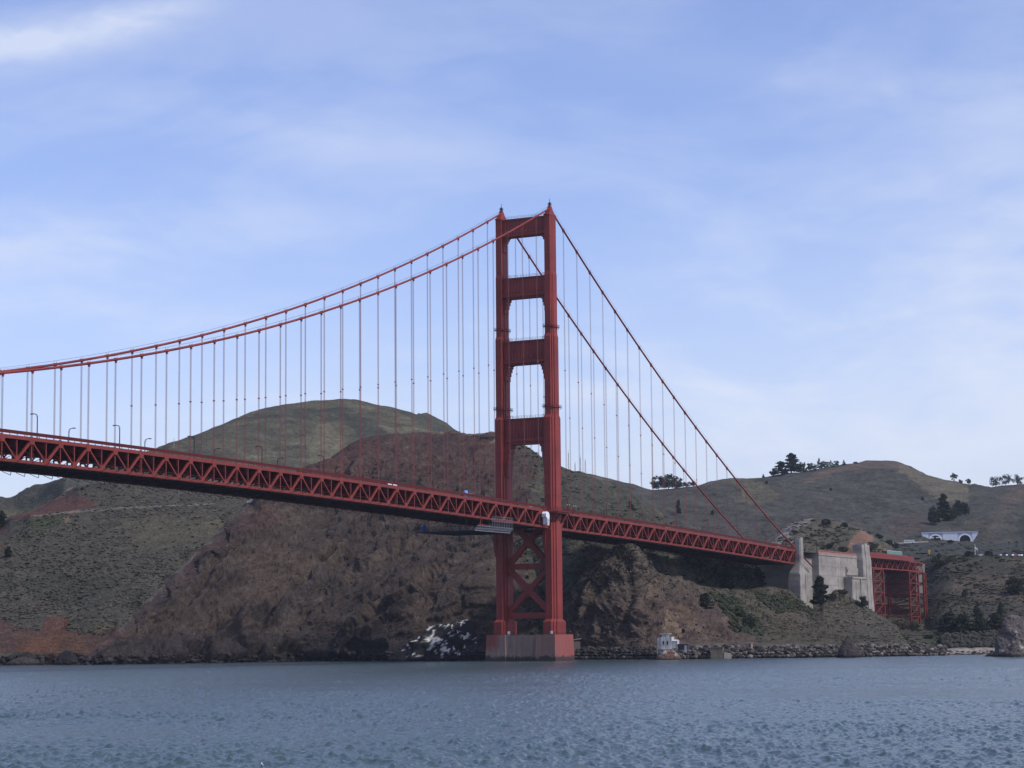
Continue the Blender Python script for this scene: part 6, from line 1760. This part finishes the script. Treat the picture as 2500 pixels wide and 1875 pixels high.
lattice((X0+1.2, Y0+1.2, Zb), (X1-1.2, Y0+1.2, Zb), (0, -1.1, 0), 20, SHADESTEEL, "side_truss")
lattice((X0+1.2, Y1-1.2, Zb), (X1-1.2, Y1-1.2, Zb), (0, 1.1, 0), 14, SHADESTEEL, "side_truss")
m = MB(); n = 13
for k in range(n):
    y = -70 + (Y1+69.0)*k/(n-1); m.bar((X1+.1, y, Zb+1.0), (X1+.1, y, Zb+7.2), .13); m.bar((X1-1.6, y, Zb+1.0), (X1-1.6, y, Zb+4), .13)
for z in (4.8, 6.0, 7.0): m.bar((X1+.1, -70, Zb+z), (X1+.1, Y1-1, Zb+z), .12)
pb(m, "screen_post_row", GREYSTEEL)
m = MB()
for y in (Y0+3, (Y0+Y1)/2, Y1-3):
    for x in (-10, 10): m.bar((x, y, Zb+.2), (x, y, 66), .2)
m.bar((15.6, -80, Zb+2.5), (15.6, -78.5, 67.5), .3); m.bar((15.9, -82, Zb+3.0), (15.9, -70, Zb+2.6), .3)
pb(m, "hanger", ORANGE2)
bd = empty("blue_drum", (-14.0, -80, Zb+.3)); tag(bd, "blue tank standing on the left end of the work platform", "tank")
m = MB(); m.tube([(0, 0, 0), (0, 0, .2), (0, 0, 2.9), (0, 0, 3.3)], [.9, 1.0, 1.0, .7], 12); m.build("body", BLUE, bd, smooth=False)
m = MB(); m.tube([(0, 0, 3.3), (0, 0, 3.5)], .35, 8); m.build("cap", BLACK, bd)

# white wrapped scaffold beside the tower
wp = empty("wrapped_scaffold", (15.6, -12.6, 67)); tag(wp, "white tarpaulin-wrapped scaffold hanging on the truss beside the tower", "scaffold")
m = MB(); prof = [(-1.6, 4.6), (-.6, 5.6), (1.0, 5.3), (1.8, 4.2), (1.7, -.6), (.9, -1.2), (-.4, -.8), (-.5, 2.6), (-1.5, 2.9)]
m.loft([[(x, y, z) for y, z in [(a*1.15, b) for a, b in prof]] for x in (-1.0, 1.3)])
bm_ = m.build("tarpaulin", TARP, wp)
m = MB()
for y in (-.5, .5, 1.5):
    m.bar((1.36, y, -1.2), (1.36, y, 2.2), .12)
for z in (.2, 1.4): m.bar((1.36, -.6, z), (1.36, 1.6, z), .1)
m.build("scaffold_tube", GREYSTEEL, wp)
# rope loop
m = MB(); m.tube([(15.9, -10.4, 66), (15.9, -9.4, 64.6), (15.9, -8.0, 64.2), (15.8, -6.9, 65.2), (15.6, -6.2, 68)], .12, 6)
o = m.build("hanging_hose", ORANGE2); tag(o, "thick red hose hanging in a loop beside the tower leg", "hose")
# small objects on the pier, railing and deck
for x, y, lab in ((TX+3.2, -9.7, "small white notice board standing on the pier by the right leg"), (-6.7, -9.6, "small white notice board standing on the pier by the left leg")):
    t = empty("notice_board", (x, y, 12.9)); tag(t, lab, "sign")
    m = MB(); m.box(-.65, .65, -.06, .06, .35, 1.75); m.build("board", WHITE, t)
    m = MB(); m.box(-.5, -.4, .06, .14, 0, 1.6); m.box(.4, .5, .06, .14, 0, 1.6); m.build("leg", GREYSTEEL, t)
y = -10.3*PN
t = empty("banner", (TX+.42, y, z_chord(y)+1.0)); tag(t, "long white banner strip on the outside of the bridge railing", "banner")
for k in range(2):
    m = MB(); m.bar((0, -3.6+4.4*k, -.05*(k*2-1)), (0, -.0+4.4*k-.2, -.06-.05*(k*2-1)), .08, .42); m.build("strip", WHITE, t)
def on_deck(u, x=TX-1.5):
    lo, hi = -420, 330
    for _ in range(50):
        mid = (lo+hi)/2
        if project(np.array((x, mid, z_chord(mid)+1)))[0] < u: lo = mid
        else: hi = mid
    return np.array((x, lo, z_chord(lo)+.5))
p = on_deck(1137); t = empty("portable_toilet", p); tag(t, "light blue round-topped cabin behind the railing left of the tower", "cabin")
m = MB(); m.tube([(0, 0, 0), (0, 0, 2.0), (0, 0, 2.7), (0, 0, 3.1), (0, 0, 3.3)], [1.05, 1.05, 1.0, .7, .25], 12); m.build("cabin", LBLUE, t)
m = MB(); m.box(.9, 1.08, -.4, .4, .2, 1.9); m.build("door", BLUE, t)
p = on_deck(1150); t = empty("equipment_cage", p); tag(t, "grey equipment cage beside the light blue cabin on the deck", "cage")
m = MB()
for yy in np.arange(-2.4, 2.5, .8): m.bar((0, yy, 0), (0, yy, 2.3), .1); m.bar((-1, yy, 0), (-1, yy, 2.3), .1)
for z in (1.2, 2.3): m.bar((0, -2.4, z), (0, 2.4, z), .1); m.bar((-1, -2.4, z), (-1, 2.4, z), .1)
m.build("frame", GREYSTEEL, t); m = MB(); m.box(-.9, -.1, -2.2, 2.2, 1.5, 2.2); m.build("boards", simple("grey boards", (.3, .3, .3), .8, .15), t)

# ================================================================ people on the cliff-top lookout
def person_mesh(pose, top, trousers, hair):
    bm = bmesh.new()
    J = {'pelvis': (0, 0, .95), 'waist': (0, 0, 1.12), 'chest': (0, 0, 1.36), 'neck': (0, 0, 1.5), 'head': (0, -.01, 1.62), 'crown': (0, 0, 1.74)}
    rad = {'pelvis': .16, 'waist': .14, 'chest': .17, 'neck': .06, 'head': .1, 'crown': .075}
    E_ = [('pelvis', 'waist'), ('waist', 'chest'), ('chest', 'neck'), ('neck', 'head'), ('head', 'crown')]
    for s, n in ((-1, 'l'), (1, 'r')):
        st = .12*s*pose
        for k, c, r in (('hip', (.1*s, 0, .88), .1), ('knee', (.11*s, st*.6, .48), .065), ('ankle', (.11*s, st, .08), .045), ('toe', (.12*s, st-.16, .04), .04),
                        ('sh', (.2*s, 0, 1.4), .07), ('elbow', (.27*s, .04*s*pose, 1.13), .048), ('wrist', (.26*s, -.1-.1*pose*s, .92), .035), ('hand', (.26*s, -.14-.1*pose*s, .84), .035)):
            J[k+n] = c; rad[k+n] = r
        E_ += [('pelvis', 'hip'+n), ('hip'+n, 'knee'+n), ('knee'+n, 'ankle'+n), ('ankle'+n, 'toe'+n), ('chest', 'sh'+n), ('sh'+n, 'elbow'+n), ('elbow'+n, 'wrist'+n), ('wrist'+n, 'hand'+n)]
    vs = {}
    lay = bm.verts.layers.skin.verify()
    for k, c in J.items():
        v = bm.verts.new(c); v[lay].radius = (rad[k], rad[k]); vs[k] = v
    vs['pelvis'][lay].use_root = True
    for a, b in E_: bm.edges.new((vs[a], vs[b]))
    me = bpy.data.meshes.new("person"); bm.to_mesh(me); bm.free()
    o = bpy.data.objects.new("person", me); COL.objects.link(o)
    o.modifiers.new("skin", 'SKIN'); sb = o.modifiers.new("sub", 'SUBSURF'); sb.levels = 1
    dg = bpy.context.evaluated_depsgraph_get()
    me2 = bpy.data.meshes.new_from_object(o.evaluated_get(dg))
    bpy.data.objects.remove(o)
    for mm in (SKIN, top, trousers, hair): me2.materials.append(mm)
    for f in me2.polygons:
        z = f.center.z; x = abs(f.center.x)
        f.material_index = 2 if z < .98 and not (x > .2 and z > .8) else 1 if z < 1.49 and not (x > .22 and z < .95) else 3 if (z > 1.68 or (z > 1.56 and f.center.y > .04)) else 0
    return me2
SKIN = simple("skin", (.45, .28, .2), .6, .05)
clothes = [simple("white shirt", (.75, .75, .74), .9, .05), simple("black jacket", (.02, .02, .022), .9, .05), simple("red jacket", (.4, .05, .04), .9, .05), simple("blue jeans", (.05, .08, .16), .9, .05), simple("khaki trousers", (.25, .2, .13), .9, .05)]
hairm = simple("dark hair", (.03, .022, .018), .8, .05)
# (set a fixed eight pairs of clothes)
PEOPLE = [(932, 0, 1, "standing at the left end of the lookout in a white shirt"), (942, 0, 3, "second figure from the left on the lookout, white shirt and jeans"), (976, 1, 3, "dark jacketed figure alone between the left pair and the middle of the lookout"),
          (1018, 1, 4, "dark jacketed figure in the middle of the lookout wearing khaki trousers"), (1075, 0, 4, "figure in white shirt and khaki trousers right of the middle"), (1086, 0, 1, "figure in white shirt and black trousers right of the middle"),
          (1097, 2, 3, "figure in a red jacket among the right-hand group"), (1104, 0, 3, "figure in white next to the red jacket"), (1114, 1, 1, "figure all in black in the right-hand group"), (1136, 1, 3, "rightmost figure standing by the lookout railing")]
for i, (u, a, b, lab) in enumerate(PEOPLE):
    me = person_mesh(1 if i % 2 else -1, clothes[a], clothes[b], hairm)
    o = bpy.data.objects.new("person", me); COL.objects.link(o)
    P, n_, pu, pv = LAYERS[L_B]
    k = np.argmin(np.abs(pu[-1]-u)); o.location = tuple(P[-1, k] + np.array((0, 0, .02))); o.rotation_euler = (0, 0, i*1.3)
    o.scale = (1.08, 1.08, 1.08)
    tag(o, lab, "person", "people on the cliff-top lookout")
P, n_, pu, pv = LAYERS[L_B]
m = MB(); last = None
for u in np.arange(1146, 1216, 5.0):
    k = np.argmin(np.abs(pu[-1]-u)); p = P[-1, k]
    m.bar(p-np.array((0, 0, .6)), p+np.array((0, 0, 1.3)), .14)
    if last is not None:
        for h in (.7, 1.25): m.bar(last+np.array((0, 0, h)), p+np.array((0, 0, h)), .1)
    last = p
o = m.build("lookout_railing", simple("pale railing", (.55, .55, .56), .6, .05)); tag(o, "pale railing along the edge of the cliff-top lookout left of the tower", "railing")
# a flat roofed bunker under the lookout
p = ground(L_B, 1196, 1090); t = empty("bunker", p, YAW-math.pi/2); tag(t, "flat-roofed old bunker dug into the cliff top left of the tower", "bunker")
m = MB(); m.box(-6.5, 6.5, -1.2, 5, 1.0, 1.7); m.build("roof", simple("dark concrete roof", (.05, .05, .05), .9, .15), t)
m = MB(); m.box(-5.5, 6, .4, 5, -2.5, 1.0); m.build("wall", CONC2, t)
m = MB(); m.box(2.4, 5.8, -.5, .38, -2.2, .2); m.build("ramp_wall", simple("pale painted wall", (.4, .42, .44), .8, .1), t)

# ================================================================ vehicles
TYRE = simple("black tyre rubber", (.02, .02, .02), .9, .05)
def wheels(t, xs, w, r):
    for x in xs:
        for s in (-1, 1):
            m = MB(); m.tube([(x, s*w-.12, r), (x, s*w+.12, r)], r, 10); o = m.build("wheel", TYRE, t)
            m = MB(); m.tube([(x, s*w-.13, r), (x, s*w+.13, r)], r*.55, 8); m.build("rim", GREYSTEEL, o)
def car(pos, rz, mat, label, group, van=False):
    t = empty("parked_car", pos, rz); tag(t, label, "car", group)
    h = 1.9 if van else 1.45
    m = MB(); pr = [(-2.2, .35), (2.2, .35), (2.25, .75), (1.3, .95), (.75, h-.05), (-1.5, h), (-2.15, .98)]
    m.loft([[(x, y*(1.0 if z < 1 else .86), z) for x, z in pr] for y in (-.88, .88)]); m.build("body", mat, t)
    m = MB()
    for s in (-1, 1): m.loft([[(x, s*(.90 if z < 1.05 else .80), z) for x, z in ((-1.7, 1.0), (1.05, 1.0), (.68, h-.12), (-1.4, h-.1))], [(x, s*(.84 if z < 1.05 else .74), z) for x, z in ((-1.7, 1.0), (1.05, 1.0), (.68, h-.12), (-1.4, h-.1))]])
    m.build("side_window", GLASS, t)
    wheels(t, (-1.35, 1.35), .78, .34)
    m = MB()
    for s in (-1, 1): m.box(2.18, 2.28, s*.62-.18, s*.62+.18, .62, .76)
    m.build("headlight", WHITE, t)
    return t
bt = thing_at("bus", 2220, 1326.6, 2184, 0); tag(bt, "white bus on the road left of the tunnel", "bus")
m = MB(); m.loft([[(x, y, z) for x, z in ((-4.9, .5), (4.9, .5), (5.0, 1.5), (4.7, 3.2), (-4.8, 3.2), (-5.0, 1.4))] for y in (-1.25, 1.25)]); m.build("body", WHITE, bt)
for k in range(6):
    m = MB(); m.box(-4.4+1.5*k, -3.15+1.5*k, -1.29, -1.2, 1.7, 2.6); m.build("window", GLASS, bt)
wheels(bt, (-3.2, 3.2), 1.15, .5)
lot = "cars parked along the lookout plateau"
cols = {"white": simple("white car paint", (.72, .72, .72), .3, .03), "silver": simple("silver car paint", (.42, .43, .45), .3, .03), "dark": simple("dark car paint", (.03, .03, .04), .3, .03), "red": simple("red car paint", (.3, .03, .03), .3, .03)}
for u, c, lab in ((2397, "white", "white car parked just right of the flagpole"), (2442, "silver", "silver car at the left end of the row on the plateau"), (2449, "dark", "dark car next to the silver one at the row's left end"), (2456, "white", "white car third in the row on the plateau"),
                  (2463, "dark", "dark car in the middle of the row beside the white ones"), (2470, "white", "white car right of the middle of the plateau row"), (2477, "red", "red car in the plateau row"), (2485, "silver", "silver car right of the red one in the plateau row"), (2493, "white", "white car at the right end of the plateau row")):
    p = ground(L_G, u, 1354) + np.array((0, 0, .1))
    car(p, YAW + (math.pi/2 if u < 2400 else .2), cols[c], lab, lot)
tk = on_x(2205.5, 1352, 9); t = empty("box_truck", (vx(575)+7, 577, Z1+.02), math.pi/2); tag(t, "white box truck driving on the viaduct beside the green signs", "truck")
m = MB(); m.box(-3.4, 2.0, -1.2, 1.2, .8, 3.5); m.build("cargo_box", WHITE, t)
m = MB(); m.loft([[(x, y, z) for x, z in ((2.1, .6), (4.0, .6), (4.0, 1.5), (3.5, 2.6), (2.1, 2.6))] for y in (-1.05, 1.05)]); c = m.build("cab", WHITE, t)
m = MB(); m.add([(4.02, -.9, 1.55), (4.02, .9, 1.55), (3.54, .85, 2.5), (3.54, -.85, 2.5)], [(0, 1, 2, 3)]); m.build("windscreen", GLASS, c)
wheels(t, (-2.2, 3.0), 1.0, .48)

# ================================================================ signs, poles and masts
GREEN = simple("green road sign enamel", (.10, .24, .20), .5, .05); YEL = simple("yellow warning sign enamel", (.65, .38, .03), .5, .04)
ya, yb = on_x(2166, 1348, 12)[1], on_x(2202, 1348, 12)[1]
sg = empty("highway_sign", (12, (ya+yb)/2, Z1)); tag(sg, "wide green highway sign in a pale frame above the viaduct", "sign"); hw = (yb-ya)/2
for k in range(2):
    m = MB(); y0 = -hw+.4+k*hw; m.box(-.08, .08, y0, y0+hw-.8, 1.9, 4.4); m.build("panel", GREEN, sg)
m = MB(); m.box(-.14, .14, -hw, hw, 4.5, 4.85); m.box(-.14, .14, -hw, hw, 1.5, 1.8)
for k in range(9): y0 = -hw+2*hw*k/8; m.bar((.16, y0, 1.5), (.16, y0, 4.8), .18)
m.build("frame", simple("pale sign frame", (.5, .53, .52), .6, .05), sg)
m = MB()
for y0 in (-hw+1, 0, hw-1): m.bar((-.3, y0, 0), (-.3, y0, 4.6), .3)
m.build("support", GREYSTEEL, sg)
p = at(np.array(2269.0), np.array(1354.0), np.array(1672.0)); t = empty("warning_sign", p, YAW-math.pi/2); tag(t, "small yellow diamond warning sign at the viaduct's right end", "sign")
m = MB(); m.prism([(0, 1.6), (1.1, 2.7), (0, 3.8), (-1.1, 2.7)], 'y', -.05, .05); m.box(-.5, .5, -.05, .05, .6, 1.4); m.build("plate", YEL, t)
m = MB(); m.prism([(-.3, 2.4), (.3, 2.4), (.3, 2.6), (0, 3.1), (-.3, 2.6)], 'y', -.08, -.055); m.build("symbol", BLACK, t)
m = MB(); m.bar((0, .1, -3), (0, .1, 3.6), .12); m.build("post", GREYSTEEL, t)
p = ground(L_G, 2380, 1355); t = empty("flagpole", p, YAW-math.pi/2); tag(t, "white flagpole with a flag on the lookout plateau", "flagpole")
m = MB(); m.tube([(0, 0, -1), (0, 0, 8.8)], [.2, .12], 8); m.tube([(0, 0, 8.8), (0, 0, 9.1)], .2, 6); m.build("pole", WHITE, t)
m = MB(); n = 6
m.add([(.2+.35*k, .18*math.sin(k*1.4), z-.35*k*.8) for k in range(n) for z in (7.2, 5.6)], [(2*k, 2*k+2, 2*k+3, 2*k+1) for k in range(n-1)]); m.build("flag", simple("pale flag cloth", (.6, .62, .68), .9, .1), t)
def pole(name, layer, u, vb, hpx, label, cat, mat, w=.16, arm=0, group=None, D=None):
    p = ground(layer, u, vb) if D is None else at(np.array(u), np.array(vb), np.array(D)); k = math.hypot(*(p-CAM)[:2])/FPX
    t = empty(name, p, YAW-math.pi/2); tag(t, label, cat, group)
    h = hpx*k; m = MB(); m.tube([(0, 0, -1.5), (0, 0, h)], [w*1.2, w*.7], 6); m.build("pole", mat, t)
    if arm:
        m = MB(); m.bar((-arm, 0, h*.93), (arm, 0, h*.93), w); m.bar((-arm*.7, 0, h*.85), (arm*.7, 0, h*.85), w*.8)
        for s in (-1, 0, 1): m.tube([(s*arm*.8, 0, h*.93), (s*arm*.8, 0, h*.97)], w*.5, 6)
        m.build("crossarm", mat, t)
    return t
WOODP = simple("grey pole wood", (.09, .075, .065), .9, .15)
pole("white_post", L_I, 2168, 1326, 13, "stout white post beside the road at the foot of the knoll", "post", WHITE, .42)
for u, vb, h, lab in ((1388, 1160, 56, "tallest thin radio mast on the far ridge right of the tower"), (1403, 1160, 26, "shortest radio mast on the far ridge, second from the tower"), (1417, 1161, 44, "third radio mast from the tower on the far ridge"), (1430, 1163, 38, "radio mast farthest from the tower on the far ridge")):
    p = ground(L_C, u, vb); k = math.hypot(*(p-CAM)[:2])/FPX; t = empty("radio_mast", p); tag(t, lab, "mast", "radio masts on the far ridge"); h = h*k
    m = MB()
    for a in range(3):
        c, s_ = math.cos(a*2.094), math.sin(a*2.094); m.bar((c*1.0, s_*1.0, -2), (c*.3, s_*.3, h*.85), .18)
        for q in range(6):
            f0, f1 = q/6*.85, (q+1)/6*.85; c2, s2 = math.cos((a+1)*2.094), math.sin((a+1)*2.094)
            r0, r1 = 1.0-.7*f0, 1.0-.7*f1; m.bar((c*r0, s_*r0, h*f0), (c2*r1, s2*r1, h*f1), .1)
    m.build("lattice", GREYSTEEL, t); m = MB(); m.bar((0, 0, h*.85), (0, 0, h), .16); m.build("aerial", GREYSTEEL, t)
G8 = "utility poles on the hillsides"
pole("utility_pole", L_G, 2317, 1462, 24, "wooden pole with a crossarm on the brown slope right of the viaduct", "pole", WOODP, .16, 1.2, G8)
pole("utility_pole", L_G, 2246, 1354, 15, "pole standing behind the viaduct's far end", "pole", WOODP, .16, .9, G8, D=1840)
pole("utility_pole", L_C, 2185, 1326, 12, "leftmost pole beside the tunnel road", "pole", WOODP, .2, 0, G8)
pole("utility_pole", L_C, 2257, 1321, 12, "pole beside the left end of the tunnel facade", "pole", WOODP, .2, 0, G8)
pole("utility_pole", L_H, 504, 1100, 27, "dark thin pole on the round hill above the railing", "pole", WOODP, .22, 1.0, G8)
pole("utility_pole", L_H, 423, 1102, 26, "pale leaning pole low on the round hill near the left", "pole", simple("pale pole", (.35, .33, .3), .8, .1), .25, 0, G8)
pole("utility_pole", L_K, 2075, 1352, 15, "dark pole at the foot of the orange scar", "pole", WOODP, .2, .9, G8)

# ================================================================ the gull on the water
p = at_z(np.array(641.0), np.array(171.0), 0.1); t = empty("seagull", p, YAW+.3); tag(t, "white seagull floating on the water near the picture's lower edge", "bird")
v, f = ico(3)
b = v.copy(); x = b[:, 0]
b[:, 0] *= .24; b[:, 1] *= .085*(1-.35*np.abs(x)); b[:, 2] = b[:, 2]*.075*(1-.4*np.abs(x)) + .03 + .03*np.clip(-x, 0, 1)
hd = v*np.array((.055, .045, .045)) + np.array((.2, 0, .15)); nk = v*np.array((.05, .04, .08)) + np.array((.18, 0, .09))
raw_obj("body", np.concatenate([b, nk, hd]), np.concatenate([f, f+len(v), f+2*len(v)]), WHITE, t)
m = MB(); m.loft([[(.24, -.012, .14), (.24, .012, .14), (.24, .012, .16), (.24, -.012, .16)], [(.31, -.004, .138), (.31, .004, .138), (.31, .004, .146), (.31, -.004, .146)]]); m.build("beak", YEL, t)
for s in (-1, 1):
    m = MB(); m.loft([[(.12, s*.07, .05), (.1, s*.085, .09), (-.05, s*.07, .1), (-.05, s*.075, .05)], [(-.33, s*.01, .09), (-.33, s*.02, .1), (-.34, s*.012, .105), (-.34, s*.01, .095)]]); m.build("wing", simple("grey wing feathers", (.35, .36, .38), .8, .08), t)

# ================================================================ haze
m, t, b = bsdf("sea haze")
t.nodes.remove(b)
pv_ = N(t, 'ShaderNodeVolumePrincipled')
pv_.inputs['Color'].default_value = (0.80, 0.87, 1.0, 1)
pv_.inputs['Density'].default_value = 2.6e-5
pv_.inputs['Anisotropy'].default_value = 0.2
t.links.new(pv_.outputs[0], t.nodes['Material Output'].inputs['Volume'])
h = MB(); h.box(-7600, 7600, -7600, 7600, -8, 330)
ho = h.build("haze", m); tag(ho, "thin blue sea haze over the strait", kind='stuff')
